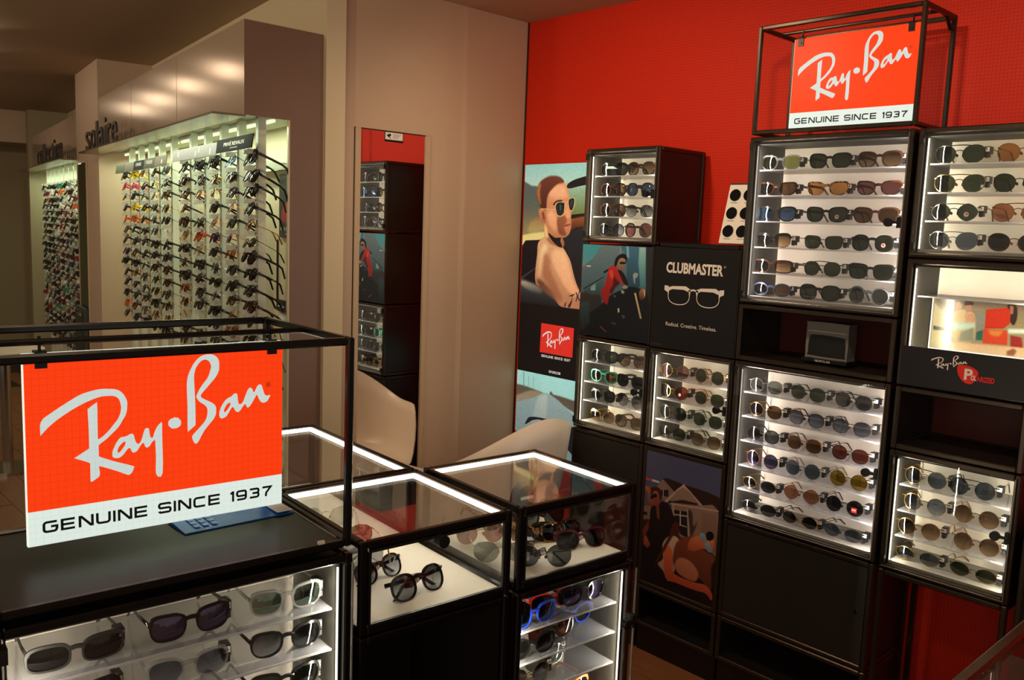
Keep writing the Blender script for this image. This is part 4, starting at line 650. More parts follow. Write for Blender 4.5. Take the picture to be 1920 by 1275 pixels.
for i in range(3):
    for j in range(3): MB().box(-.085+i*.017, -.074+i*.017, -.030+j*.018, -.016+j*.018, .0045+j*.0008, .0050+j*.0008).build('lettering', mat('pale blue print', (150, 190, 226), .5), lf)
MB().box(.075, .108, -.044, .044, .0062, .0068).build('white_corner', WHITE, lf)
KC0 = kmod('display_cabinet', 'near lit cabinet under the large sign, three sunglasses to a row', -2.238, KF-.004, .43, .582, .556, .381, 'lit', shelves=(.878, .798, .718, .638, .558), knob=.296, door=.012, back_y=.21)
KL0 = kmod('door_cabinet', 'black closed cabinet at the foot of the counter below the near lit cabinet', -2.238, KF, .08, .582, .345, .381, 'closed')
CASEP = 4.6
def display_box(label, x, y, z, w, h, d, glow=('back', 'right')):
    TUBE = TUBEK; t = root('display_case', label, 'display case', 'K', x, y, z, group='glass display cases of the counter'); r = .008
    for X in (r, w-r):
        for Y in (r, d-r): MB().box(X-r, X+r, Y-r, Y+r, 0, h).build('upright', TUBE, t, bevel=.003)
        for Z in (r, h-r): MB().box(X-r, X+r, 2*r, d-2*r, Z-r, Z+r).build('side_rail', TUBE, t, bevel=.003)
    for Y in (r, d-r):
        for Z in (r, h-r): MB().box(2*r, w-2*r, Y-r, Y+r, Z-r, Z+r).build('cross_rail', TUBE, t, bevel=.003)
    MB().box(2*r, w-2*r, 2*r, d-2*r, .006, .012).build('white_floor', WFLOOR, t)
    a = .012
    MB().box(a, w-a, a, d-a, h-.005, h-.001).build('glass_top', GLASS, t)
    MB().box(2*r, w-2*r, .002, .005, 2*r, h-2*r).build('glass_front', GLASS, t); MB().box(2*r, w-2*r, d-.005, d-.002, 2*r, h-2*r).build('glass_rear', GLASS, t)
    for X in (.003, w-.006): MB().box(X, X+.003, 2*r, d-2*r, 2*r, h-2*r).build('glass_side', GLASS, t)
    MB().box(2*r, w-2*r, d-2*r-.007, d-2*r, h-.0145, h-.006).build('led_strip', emis('bright led strip', (255, 246, 222), 16), t)
    MB().box(w-2*r-.007, w-2*r, 2*r, d-2*r-.008, h-.0145, h-.006).build('led_strip', MATS['bright led strip'], t)
    for p_, e_, sx_ in (((w/2, d-.022, h-.012), CASEP, w-.05), ((w-.022, d/2, h-.012), CASEP*d/.38, d-.05)):
        l = area('case_led_light', fr_pt('K', x+p_[0], y+p_[1], z+p_[2]), fr_pt('K', x+w/2, y+d/2, z+.01), e_, (1, .93, .76), .003, sx_)
        tgt = fr_pt('K', x+w/2, y+d/2, z+.01)-l.location; ax = (fr_pt('K', 1, 0, 0) if sx_ == w-.05 else fr_pt('K', 0, 1, 0)).normalized(); zz = -tgt.normalized(); xx = ax.cross(zz).normalized()
        l.rotation_euler = Matrix((( xx.x, ax.x, zz.x), (xx.y, ax.y, zz.y), (xx.z, ax.z, zz.z))).to_euler()
    # inner dark door frame lines of the front
    for z0, z1 in ((.016, .022), (h-.022, h-.016)): MB().box(.02, w-.02, -.001, .006, z0, z1).build('front_trim', RUBBER, t)
    for x0 in (.016, w-.022): MB().box(x0, x0+.006, -.001, .006, .02, h-.02).build('front_trim', RUBBER, t)
    return t
K2 = display_box('glass case in the middle of the counter with round black sunglasses', -1.637, KF, .812, .364, .186, .381)
K3 = display_box('glass case nearest the red wall with burgundy sunglasses', -1.254, KF, .812, .364, .186, .381)
K1 = display_box('glass case behind the others, partly hidden by the large sign', -1.637, KF+.385, .812, .364, .186, .560)
MB().tube((.175, -.020, .160), (.175, .0, .160), .013, 14).build('lock_knob', RUBBER, K2)
KO = kmod('open_compartment', 'dark empty compartment under the middle glass case', -1.637, KF, .43, .364, .378, .381, 'open', 'shelf')
KC3 = kmod('display_cabinet', 'lit cabinet with blue sunglasses under the glass case nearest red wall', -1.254, KF-.004, .43, .364, .376, .381, 'lit', shelves=(.700, .624, .546), knob=.235, door=.012, back_y=.21)
KL2 = kmod('door_cabinet', 'black closed cabinet at the foot of the counter, middle', -1.637, KF, .08, .364, .345, .381, 'closed')
KL3 = kmod('door_cabinet', 'black closed cabinet at the foot of the counter, red wall end', -1.254, KF, .08, .364, .345, .381, 'closed')
KL1 = kmod('door_cabinet', 'black closed cabinet carrying the rear glass case', -1.637, KF+.385, .08, .364, .728, .560, 'closed')
for x0, x1, y0, y1, l in ((-2.2, -1.67, KF+.02, KF+.36, 'black plinth of the counter below the large sign'), (-1.62, -.90, KF+.02, KF+.36, 'black plinth of the counter below the glass cases'), (-1.62, -1.29, KF+.41, KF+.92, 'black plinth of the counter below the rear glass case')):
    o = MB().box(x0, x1, y0, y1, 0, .079).build('plinth', PANELG); o.rotation_euler = (0, 0, FR['K'][1]); tag(o, l, 'plinth')

# foreground case at the lower right corner
fc = root('glass_counter', 'metal rimmed glass case at the lower right corner of the picture', 'display case', 'W', 1.585, -1.372, .0)
BRZ = mat('worn bronze rim', (112, 88, 66), .25, .85, noise=.2, scale=30)
for (x0, x1, y0, y1) in ((0, .02, 0, 1.1), (.58, .6, 0, 1.1), (.02, .58, 0, .02), (.02, .58, 1.08, 1.1)): MB().box(x0, x1, y0, y1, .98, 1.0).build('rim', BRZ, fc, bevel=.004)
for X in (0, .58):
    for Y in (0, 1.08): MB().box(X, X+.02, Y, Y+.02, .0, .98).build('upright', TUBE, fc, bevel=.003)
MB().box(.02, .58, .02, 1.08, .990, .995).build('glass_top', GLASS, fc)
MB().box(.004, .008, .02, 1.08, .62, .98).build('glass_side', GLASS, fc); MB().box(.02, .58, .004, .008, .62, .98).build('glass_side', GLASS, fc)
MB().box(.01, .59, .01, 1.09, .60, .61).build('case_floor', mat('grey case floor', (128, 124, 118), .3), fc)
MB().box(.0, .6, .0, 1.1, 0, .60).build('body', PANEL, fc)
MB().tube((.010, .010, 1.0), (.010, .010, 1.004), .007, 12).build('corner_glint', mat('gold glint', (200, 160, 84), .2, 1), fc)  # golden glint of light at the rim corner, built as a small disc

# ---- white tub chair
def tub_chair():
    t = root('tub_chair', 'white moulded plastic tub chair between the counter and the tall poster', 'chair', 'W', *CHAIR[:2], 0, CHAIR[2])
    t.scale = (1.08,)*3
    nphi, nr = 56, 14; V = []; F = []
    def rim(ph):  # 0 = back, pi = front
        a = abs(ph); back = .835; arm = .665; front = .435
        if a < 1.5: q_ = a/1.5; h = arm+(back-arm)*(1-q_*q_)**2.3
        elif a < 1.75: h = arm
        elif a < 2.4: s_ = (a-1.75)/.65; s_ = s_*s_*(3-2*s_); h = arm*(1-s_)+front*s_
        else: h = front
        return h
    for sh, off in ((0, 0), (1, .006)):
        for i in range(nr+1):
            u = i/nr
            for k in range(nphi):
                ph = -math.pi+2*math.pi*k/nphi; a = abs(ph); H = rim(ph)
                cx, sy = math.cos(ph), math.sin(ph); p = 2.6
                R = (abs(cx/.235)**p+abs(sy/.245)**p)**(-1/p); flare = max(0, (H-.43))*.17; R2 = R+flare
                R2 += .03*min(1, max(0, (a-1.9)/.6))
                if u < .62: rr_ = R*.93*(u/.62); z = .425+.012*(u/.62)**3*(1 if a < 2.2 else .2)
                else:
                    q = (u-.62)/.38; rr_ = R*.93+(R2-R*.93)*(q**.55); z = .437+(H-.437)*(q**1.25)
                    if a > 2.5: z = .427+(H-.427)*q-.02*q*q
                rr_ += off*(0 if u < .05 else 1); z -= off*(1-u)
                V.append((rr_*cx*1.0, rr_*sy*1.12, z))
    N = (nr+1)*nphi
    for s_ in (0, 1):
        for i in range(nr):
            for k in range(nphi):
                a0 = s_*N+i*nphi+k; a1 = s_*N+i*nphi+(k+1) % nphi; q = (a0, a1, a1+nphi, a0+nphi); F.append(q if s_ == 0 else q[::-1])
    for k in range(nphi):
        a0 = nr*nphi+k; a1 = nr*nphi+(k+1) % nphi; F.append((a0, a1, a1+N, a0+N))
    m = MB(); m.v = V; m.f = F
    m.build('shell', mat('white plastic', (236, 218, 200), .35, noise=.015, scale=3), t, smooth=True)
    for sx in (-1, 1):
        for sy in (-1, 1): MB().tube((sx*.14, sy*.14, .42), (sx*.22, sy*.23, 0), .016, 10, .010).build('leg', mat('beech leg', (168, 124, 80), .45), t, smooth=True)
    MB().tube((-.16, -.16, .34), (.16, .16, .34), .004).tube((-.16, .16, .34), (.16, -.16, .34), .004).build('cross_brace', RUBBER, t)
CHAIR = (-.545, -.345, R_(6))
tub_chair()
wt = root('round_table', 'small white table top far left behind the counter frame', 'table', 'S', -2.85, -.55, 0)
MB().tube((0, 0, .735), (0, 0, .755), .22, 28).build('table_top', mat('white plastic', (236, 218, 200), .35), wt); MB().tube((0, 0, .02), (0, 0, .735), .03, 12).build('pedestal', CHROME, wt); MB().tube((0, 0, 0), (0, 0, .02), .16, 24).build('base', CHROME, wt)

# ================================================================== sunglasses
SHAPES = { # half width, half height, exponent, bridge half-gap, plastic?
    'square': (.0268, .0200, 2.9, .0085), 'wayfarer': (.0268, .0205, 2.5, .0085), 'rectangular': (.0295, .0180, 3.0, .0075), 'round': (.0245, .0240, 2.0, .0095),
    'panto': (.0250, .0225, 2.3, .009), 'aviator': (.0285, .0245, 2.25, .0085), 'oval': (.0265, .0185, 2.0, .0095), 'cat eye': (.0265, .0180, 2.3, .0085),
    'hexagonal': (.0260, .0235, 1.65, .009), 'wide': (.0285, .0215, 2.5, .008), 'browline': (.0255, .0205, 2.5, .0095)}
NSEG = 26
def eye_pts(shape, off=0., n=NSEG):
    w_, h, p, gap = SHAPES[shape]; out = []
    for k in range(n):
        t = 2*math.pi*k/n; c, s_ = math.cos(t), math.sin(t)
        x = (w_+off)*abs(c)**(2/p)*(1 if c >= 0 else -1); z = (h+off)*abs(s_)**(2/p)*(1 if s_ >= 0 else -1)
        if shape in ('wayfarer', 'square', 'browline'): x *= 1+.09*(z/h); z += max(0, x/w_)*max(0, z/h)*.0026
        if shape == 'aviator':
            x += -.0035*(-z/h) if False else (.0035*(z/h))*.6; z += (-(1-x/w_)*.0035 if z > 0 else 0)*.3
            if z < 0: x = x*(1-.12*(-z/h))+.0012
        if shape == 'cat eye': x *= 1+.12*(z/h); z += max(0, x/w_)**2*max(0, z/h)*.0065
        if shape == 'panto' and z > 0: z *= .93
        out.append((x, z))
    return out
def bend(x): return 1.15*x*x
GM = {}; GC = {}
def gmesh(shape, style):
    """style: p plastic, m metal, d double bridge metal, c browline (plastic brow on metal rims)"""
    key = (shape, style)
    if key in GM: return GM[key]
    w_, h, p, gap = SHAPES[shape]; pl_ = style == 'p'; t = .0030 if pl_ else .0015; dp = .0044 if pl_ else .0018
    cx = gap+w_+(t if pl_ else .0005); z0 = h+t; xe = .0685
    fr_ = MB(); inner = eye_pts(shape); outer = eye_pts(shape, t)
    if pl_: outer = [(x*(1+(.05 if shape in ('wayfarer', 'square', 'cat eye', 'rectangular') else .02)*max(0, z/h)*(1 if x > 0 else 0)), z+(.0016 if z > 0 else 0)*min(1, 2*z/h)) for x, z in outer]
    for s_ in (-1, 1):
        i = len(fr_.v)
        for ring, yo in ((inner, -dp/2), (outer, -dp/2), (outer, dp/2), (inner, dp/2)):
            for x, z in ring: X = s_*(cx+x); fr_.v.append((X, bend(X)+yo, z+z0))
        for r_ in range(4):
            for k in range(NSEG):
                a = i+r_*NSEG+k; b = i+r_*NSEG+(k+1) % NSEG; c = i+((r_+1) % 4)*NSEG+(k+1) % NSEG; d = i+((r_+1) % 4)*NSEG+k
                fr_.f.append((a, b, c, d) if s_ < 0 else (d, c, b, a))
        # end piece
        ex = cx+w_*.93; zz = z0+h*.55
        fr_.path([(s_*ex, bend(ex), zz), (s_*(xe-.002), bend(xe)-.001, zz+.001), (s_*xe, bend(xe)+.004, zz)], .0022 if pl_ else .0012, .0038 if pl_ else .0015, 6)
        if style == 'c':
            L = [(x, z) for x, z in outer if z > h*.15]; L.sort()
            fr_.flat([[(s_*(cx+x), z+z0+.003) for x, z in L]+[(s_*(cx+x*.98), z*.72+z0) for x, z in L[::-1]]], .0, .0)
            fr_.path([(s_*(cx+x), bend(cx+x)-.001, z+z0) for x, z in L], .003, .0035, 6)
        if not pl_:
            fr_.path([(s_*(gap+.001), .002, z0-h*.05), (s_*(gap-.002), .008, z0-h*.2)], .0022, .004, 6)
    bz = z0+(h*.42 if pl_ else h*.30)
    nb = 5; fr_.path([((gap+t+.002)*(2*k/(nb-1)-1), -.0005, bz+.0035*(1-(2*k/(nb-1)-1)**2)) for k in range(nb)], .0022 if pl_ else .0012, .0042 if pl_ else .0012, 6)
    if style == 'd': x1 = gap+w_*.75; fr_.path([(x1*(2*k/6-1), bend(x1*(2*k/6-1))-.0005, z0+h*.93+.002*(1-(2*k/6-1)**2)) for k in range(7)], .0013, .0013, 6)
    lens = []
    for s_ in (-1, 1):
        lm = MB(); lm.v = [(s_*cx, bend(cx)-.0025, z0)]
        for f_ in (.55, 1.0):
            for x, z in inner: X = s_*(cx+x*f_); lm.v.append((X, bend(X)-.0025*(1-f_**2), z*f_+z0))
        for k in range(NSEG):
            k2 = (k+1) % NSEG; q = [(0, 1+k, 1+k2)] if s_ < 0 else [(0, 1+k2, 1+k)]; lm.f += q
            q = (1+k, 1+NSEG+k, 1+NSEG+k2, 1+k2); lm.f.append(q if s_ < 0 else q[::-1])
        lens.append(lm.mesh('lens', None, smooth=True))
    tm = []
    for s_ in (-1, 1):
        zz = z0+h*.55; yb = bend(xe)+.004
        P = [(s_*xe, yb, zz), (s_*(xe+.001), .045, zz), (s_*(xe-.001), .090, zz-.001), (s_*(xe-.003), .108, zz-.006), (s_*(xe-.006), .134, .0045)]
        tm.append(MB().path(P, [.0019]*5 if pl_ else [.0010, .0008, .0008, .0016, .0018], [.0052, .0042, .0036, .0040, .0034] if pl_ else [.0014, .0012, .0012, .0028, .0030], 6).mesh('temple', None, smooth=True))
    tf = []
    for s_ in (-1, 1):  # folded temples
        zz = z0+h*.55-(.004 if s_ > 0 else 0); yb = bend(xe)+(.008 if s_ > 0 else .013)
        P = [(s_*xe, yb-.004, zz), (s_*(xe-.004), yb+.003, zz), (s_*.0, yb+.004, zz-.004), (-s_*.028, yb+.004, zz-.008), (-s_*.058, yb+.003, .004)]
        tf.append(MB().path(P, [.0019]*5 if pl_ else [.0010, .0008, .0008, .0016, .0018], [.0052, .0042, .0036, .0040, .0034] if pl_ else [.0014, .0012, .0012, .0028, .0030], 6).mesh('temple', None, smooth=True))
    GM[key] = (fr_.mesh('rims', None, smooth=False), lens, tm, tf, z0+h*.55); GC[key] = (cx, z0, h); return GM[key]
# frame colours
def tort(name, a, b, sc=55):
    if name in MATS: return MATS[name]
    m, nt, bs = nodes(name); tc = nt.nodes.new('ShaderNodeTexCoord'); n = nt.nodes.new('ShaderNodeTexNoise'); n.inputs['Scale'].default_value = sc; n.inputs['Detail'].default_value = 3
    r = nt.nodes.new('ShaderNodeValToRGB'); r.color_ramp.elements[0].color = (*lin(a), 1); r.color_ramp.elements[1].color = (*lin(b), 1); r.color_ramp.elements[0].position = .44; r.color_ramp.elements[1].position = .6
    nt.links.new(tc.outputs['Object'], n.inputs['Vector']); nt.links.new(n.outputs['Fac'], r.inputs[0]); nt.links.new(r.outputs[0], bs.inputs['Base Color']); bs.inputs['Roughness'].default_value = .12; MATS[name] = m; return m
FM = {'black': mat('black acetate', (16, 15, 15), .12), 'matte black': mat('matte black acetate', (24, 24, 25), .45), 'tortoise': tort('dark tortoise', (16, 9, 6), (62, 30, 13), 90), 'light tortoise': tort('light tortoise', (46, 22, 9), (166, 108, 48), 110),
      'brown': mat('brown acetate', (44, 25, 16), .15), 'clear': glassy('crystal acetate', (.72, .72, .72), fac=.05, base=(.7, .7, .7, .10)), 'blue': mat('blue acetate', (22, 52, 160), .25), 'red': mat('red acetate', (160, 32, 20), .25),
      'mint': mat('mint acetate', (50, 128, 102), .25), 'burgundy': mat('burgundy acetate', (78, 12, 24), .2), 'gold': mat('gold wire', (206, 160, 84), .18, 1), 'silver': mat('silver wire', (200, 198, 194), .18, 1),
      'gunmetal': mat('gunmetal wire', (84, 80, 76), .2, .9), 'black metal': mat('black wire', (20, 19, 18), .25, .4), 'rose gold': mat('rose gold wire', (222, 150, 112), .2, 1), 'grey': mat('grey acetate', (70, 72, 74), .25), 'white': mat('white acetate', (226, 222, 214), .25),
      'yellow': mat('yellow acetate', (236, 200, 20), .3), 'pink': mat('pink acetate', (206, 70, 96), .3), 'orange': mat('orange acetate', (224, 110, 50), .3), 'dull red': mat('dull red acetate', (120, 34, 30), .3), 'cobalt': mat('cobalt acetate', (28, 38, 70), .3)}
LM = {'green': glassy('green lens', (.045, .060, .035), (.9, .95, .9), fac=.02), 'dark': glassy('dark lens', (.022, .022, .024), fac=.02), 'brown': glassy('brown lens', (.12, .065, .030), fac=.02), 'grey': glassy('grey lens', (.09, .095, .095), fac=.03),
      'brown graded': glassy('brown graded lens', (.10, .05, .028), fac=.02, grad=(.50, .36, .20)), 'grey graded': glassy('grey graded lens', (.055, .055, .06), fac=.02, grad=(.40, .42, .46)), 'blue graded': glassy('blue graded lens', (.07, .09, .14), fac=.03, grad=(.42, .47, .55)),
      'blue mirror': glassy('blue mirror lens', (.04, .07, .14), (.35, .6, 1), fac=.30), 'silver mirror': glassy('silver mirror lens', (.16, .18, .16), (.85, .9, .85), fac=.38), 'pink mirror': glassy('pink mirror lens', (.28, .12, .10), (1, .6, .55), fac=.30),
      'violet mirror': glassy('violet mirror lens', (.05, .05, .09), (.6, .5, 1), fac=.22), 'gold mirror': glassy('gold mirror lens', (.24, .15, .02), (1, .8, .2), fac=.32), 'green mirror': glassy('green mirror lens', (.16, .20, .15), (.65, .85, .75), fac=.30),
      'olive': glassy('olive lens', (.30, .32, .12), (.9, 1, .7), fac=.04), 'orange': glassy('orange lens', (.55, .27, .09), (1, .8, .6), fac=.05), 'mauve': glassy('mauve lens', (.26, .10, .10), fac=.04), 'blue grey': glassy('blue grey lens', (.10, .13, .17), fac=.05),
      'red brown': glassy('red brown lens', (.22, .05, .03), fac=.04), 'pale': glassy('pale lens', (.55, .56, .52), fac=.06), 'blue': glassy('blue lens', (.10, .18, .42), (.5, .7, 1), fac=.10), 'yellow': glassy('yellow lens', (.85, .68, .04), fac=.03), 'copper': glassy('copper lens', (.40, .17, .08), fac=.06)}
METAL = {'gold', 'silver', 'gunmetal', 'black metal', 'rose gold'}
TAGM = MB().box(-.0075, .0075, -.012, .012, -.010, .010).box(-.005, .005, -.016, .004, -.020, -.010).tube((0, -.014, -.016), (0, -.008, -.016), .006, 10).mesh('security_tag', RUBBER)
TAGL = MB().box(-.0060, .0060, -.0128, -.0120, -.004, .007).mesh('tag_label', mat('white label', (222, 216, 204), .5))
TAGB = MB().box(-.0045, .0045, -.0131, -.0128, .0005, .0015).box(-.0045, .001, -.0131, -.0128, -.0015, -.0007).mesh('bar_print', RUBBER)
def slotted(me, m, name, parent):
    """share mesh data, material held by the object"""
    if not me.materials: me.materials.append(None)
    o = bpy.data.objects.new(name, me); COL.objects.link(o); o.parent = parent
    o.material_slots[0].link = 'OBJECT'; o.material_slots[0].material = m; return o
def glasses(shape, fc_, ln, label, fr, x, y, z, rz=0., group=None, style=None, tagged=True, folded=False, scale=1., rot=None, tag_side=1, cat='sunglasses', ln2=None, sticker=None):
    style = style or ('m' if fc_ in METAL else 'p'); f_, lens, tm, tf, hz = gmesh(shape, style); fm = FM[fc_]
    t = root('sunglasses', label, cat, fr, x, y, z, rz, group, rot); 
    if scale != 1: t.scale = (scale,)*3
    slotted(f_, fm, 'rims', t)
    for k in (0, 1): slotted(lens[k], LM[ln2 if (ln2 and k) else ln], 'lens', t)
    for k in (0, 1): slotted((tf if folded else tm)[k], FM.get({'gold': 'gold', 'clear': 'clear'}.get(fc_, fc_), fm), 'temple', t)
    if sticker:
        cx, z0, h = GC[(shape, style)]; zc = z0-.006; yc = bend(cx)-.0062
        if sticker == 'square': MB().box(cx-.0085, cx+.0085, yc, yc+.0006, zc-.006, zc+.010).build('lens_sticker', mat('dull red print', (150, 26, 20), .5), t); MB().box(cx-.006, cx+.006, yc-.0006, yc, zc+.001, zc+.004).build('sticker_print', MATS['white card'], t)
        else: MB().tube((cx, yc, zc), (cx, yc+.0006, zc), .0066, 16).build('lens_sticker', mat('grey sticker', (150, 140, 136), .5) if sticker == 'grey' else MATS['red print'], t); MB().tube((cx+.001, yc-.0006, zc+.001), (cx+.001, yc, zc+.001), .0036, 12).build('sticker_print', mat('dull red print', (150, 26, 20), .5) if sticker == 'grey' else MATS['white card'], t)
    if tagged:
        g_ = link('security_tag', TAGM, t, (tag_side*.0685, .024, hz-.004) if not folded else (.0, .020, hz-.006)); link('tag_label', TAGL, g_)
        link('bar_print', TAGB, g_).location = (0, 0, 0)
        if folded: g_.rotation_euler = (0, R_(70), 0)
    return t
ORD = ['first', 'second', 'third', 'fourth', 'fifth', 'sixth', 'seventh', 'eighth', 'ninth', 'tenth', 'eleventh', 'twelfth', 'thirteenth', 'fourteenth', 'fifteenth', 'sixteenth', 'seventeenth', 'eighteenth']
def shelf_rows(rows, zs, xs, place, fr, x0, y, group, npos, rz=0):
    for i, row in enumerate(rows):
        rown = 'top row' if i == 0 else ('bottom row' if (i == len(rows)-1) else ORD[i]+' row')
        for j, it in enumerate(row):
            if not it: continue
            sh, fc_, ln = it[0], it[1], it[2]; opt = it[3] if len(it) > 3 else {}
            xx = (xs[i] if isinstance(xs[0], (list, tuple)) else xs)[j]
            pos = {2: ('left', 'right'), 3: ('left', 'middle', 'right')}[npos][j]
            lab = f'{fc_} {sh} sunglasses, {ln} lenses, {pos} of {rown}, {place}'
            glasses(sh, fc_, ln, lab, fr, x0+xx+random.uniform(-.003, .003), y+opt.get('dy', 0)+random.uniform(-.002, .003), zs[i]+.0006, rz+R_(random.uniform(-3, 3)+opt.get('r', 0)), group, opt.get('s'), opt.get('t', True), sticker=opt.get('st'))
m_ = 'm'
shelf_rows([[('panto', 'black', 'green'), ('panto', 'tortoise', 'brown graded')], [('panto', 'tortoise', 'brown'), ('panto', 'black', 'blue mirror')], [('panto', 'tortoise', 'brown', {'t': 0}), ('panto', 'black metal', 'grey graded', {'t': 0})], [('round', 'black metal', 'blue graded', {'t': 0}), ('round', 'brown', 'mauve')]],
           (1.811, 1.733, 1.655, 1.578), (.100, .232), 'top left small cabinet', 'W', -.359, .052, 'sunglasses in the top left cabinet', 2)
shelf_rows([[('wayfarer', 'black', 'green'), ('wayfarer', 'tortoise', 'brown graded')], [('wayfarer', 'mint', 'brown'), ('wayfarer', 'black', 'dark')], [('browline', 'black metal', 'dark', {'s': 'c'}), ('aviator', 'gunmetal', 'grey graded')], [('browline', 'gold', 'brown graded', {'s': 'c'}), ('browline', 'brown', 'brown graded', {'s': 'p'})]],
           (1.08, .999, .922, .838), (.105, .245), 'cabinet beside tall poster', 'W', -.365, .052, 'sunglasses in the cabinet beside the poster', 2)
shelf_rows([[('round', 'gold', 'pink mirror'), ('round', 'light tortoise', 'green', {'s': 'm'})], [('aviator', 'gold', 'red brown', {'st': 'red'}), ('panto', 'gold', 'green')], [('round', 'gunmetal', 'green'), ('panto', 'black metal', 'green')], [('panto', 'black', 'green', {'s': 'm'}), ('panto', 'tortoise', 'brown graded', {'s': 'm'})]],
           (1.069, .991, .912, .838), (.080, .235), 'cabinet under drawn-glasses box', 'W', .001, .052, 'sunglasses in the cabinet under the drawn-glasses box', 2)
XS3 = (.083, .258, .418)
shelf_rows([[('wayfarer', 'clear', 'olive'), ('wayfarer', 'black', 'green'), ('wayfarer', 'brown', 'brown graded')], [('cat eye', 'tortoise', 'brown'), ('cat eye', 'light tortoise', 'orange'), ('cat eye', 'tortoise', 'mauve')],
            [('wayfarer', 'black', 'blue mirror'), ('wayfarer', 'black', 'green', {'st': 'grey'}), ('wayfarer', 'brown', 'brown')], [('browline', 'black', 'brown graded', {'s': 'c'}), ('square', 'black', 'green', {'s': 'm'}), ('panto', 'black', 'green', {'st': 'grey'})],
            [('rectangular', 'brown', 'brown graded'), ('panto', 'black', 'green', {'s': 'd'}), ('square', 'black', 'green')], [('oval', 'cobalt', 'brown'), ('wide', 'black', 'green'), ('round', 'grey', 'grey')]],
           (1.817, 1.734, 1.65, 1.565, 1.480, 1.402), XS3, 'upper large cabinet', 'W', .366, .052, 'sunglasses in the upper large cabinet', 3)
shelf_rows([[('panto', 'clear', 'silver mirror', {'s': 'm'}), ('panto', 'gunmetal', 'green'), ('panto', 'gunmetal', 'grey', {'s': 'd'})], [('panto', 'gold', 'brown', {'s': 'm'}), ('panto', 'tortoise', 'blue graded', {'s': 'm'}), ('panto', 'brown', 'blue graded', {'s': 'm'})],
            [('panto', 'black', 'grey', {'s': 'm'}), ('panto', 'light tortoise', 'brown', {'s': 'm'}), ('panto', 'tortoise', 'red brown', {'s': 'm'})], [('round', 'rose gold', 'violet mirror'), ('round', 'silver', 'blue grey'), ('round', 'gold', 'gold mirror')],
            [('oval', 'gold', 'dark'), ('hexagonal', 'rose gold', 'copper'), ('round', 'black metal', 'dark', {'st': 'square'})], [('oval', 'black metal', 'dark'), ('oval', 'light tortoise', 'dark', {'s': 'm'}), ('oval', 'gunmetal', 'blue grey')]],
           (1.074, .990, .905, .818, .734, .652), (.096, .250, .402), 'lower large cabinet', 'W', .366, .052, 'sunglasses in the lower large cabinet', 3)
shelf_rows([[('aviator', 'black metal', 'green', {'s': 'd'}), ('aviator', 'gold', 'orange')], [('aviator', 'gold', 'green', {'s': 'd'}), ('aviator', 'black metal', 'green')], [('hexagonal', 'gunmetal', 'green', {'s': 'd', 'st': 'grey'}), ('aviator', 'gold', 'copper', {'s': 'd'})], [('aviator', 'silver', 'blue grey', {'s': 'd'}), ('aviator', 'gold', 'dark', {'st': 'grey'})]],
           (1.822, 1.741, 1.661, 1.580), (.098, .258), 'top right cabinet', 'W', .914, .052, 'sunglasses in the top right cabinet', 2)
shelf_rows([[('round', 'gold', 'blue grey', {'s': 'd'}), ('round', 'gunmetal', 'blue grey', {'s': 'd'})], [('round', 'gold', 'blue graded'), ('round', 'gold', 'brown graded')], [('round', 'gold', 'brown graded'), ('round', 'rose gold', 'brown graded')], [('oval', 'gold', 'blue grey'), ('oval', 'gold', 'green')]],
           (.882, .803, .725, .646), ((.088, .218), (.092, .235), (.088, .245), (.085, .245)), 'lower right cabinet', 'W', .914, .052, 'sunglasses in the lower right cabinet', 2)
# counter, near cabinet
shelf_rows([[('rectangular', 'matte black', 'dark'), ('square', 'black', 'violet mirror', {}), ('square', 'clear', 'green mirror')], [('square', 'black', 'grey'), ('wayfarer', 'clear', 'blue graded'), ('wayfarer', 'black', 'grey graded')], [('square', 'tortoise', 'brown'), ('wayfarer', 'grey', 'dark'), ('wayfarer', 'black', 'green')]],
           (.878, .798, .718), (.105, .285, .460), 'near counter cabinet', 'K', -2.222, -.735, 'sunglasses in the near counter cabinet', 3)
shelf_rows([[('wayfarer', 'blue', 'blue mirror', {'dy': -.006}), ('wayfarer', 'red', 'dark', {'dy': .03}), ('wayfarer', 'black', 'violet mirror', {'dy': .02})], [('wayfarer', 'black', 'grey', {'dy': -.006}), ('wayfarer', 'brown', 'red brown', {'dy': .03}), ('wayfarer', 'blue', 'grey', {'dy': .06, 't': 0})], [('round', 'gold', 'grey graded'), ('round', 'silver', 'green mirror', {'dy': .05}), None]],
           (.700, .624, .546), (.085, .175, .265), 'blue sunglasses cabinet', 'K', -1.254, -.745, 'sunglasses in the blue sunglasses cabinet', 3)
glasses('wayfarer', 'orange', 'dark', 'orange sunglasses on the case floor below the round pairs', 'K', -1.02, -.72, .456, 0)
# in the glass cases
zf = .8245
glasses('panto', 'black', 'grey graded', 'black round sunglasses at the front of the middle glass case', 'K', -1.448, -.712, zf, R_(10), style='p', folded=True, scale=1.1, rot=(R_(-24), 0))
glasses('panto', 'tortoise', 'blue graded', 'tortoise sunglasses behind the black pair in the middle glass case', 'K', -1.478, -.600, zf, R_(12), style='p', folded=True, rot=(R_(-24), 0))
glasses('square', 'clear', 'pale', 'clear sunglasses hidden behind the tortoise pair in the middle case', 'K', -1.53, -.545, zf, R_(22), folded=True, tagged=False, rot=(R_(-24), 0))
rs = root('acrylic_riser', 'clear acrylic riser at the back of the middle glass case', 'riser', 'K', -1.60, -.52, zf-.0005)
MB().box(0, .17, 0, .10, .040, .044).build('top_plate', SHELF, rs); MB().box(0, .004, 0, .10, 0, .040).build('side_plate', SHELF, rs); MB().box(.166, .17, 0, .10, 0, .040).build('side_plate', SHELF, rs)
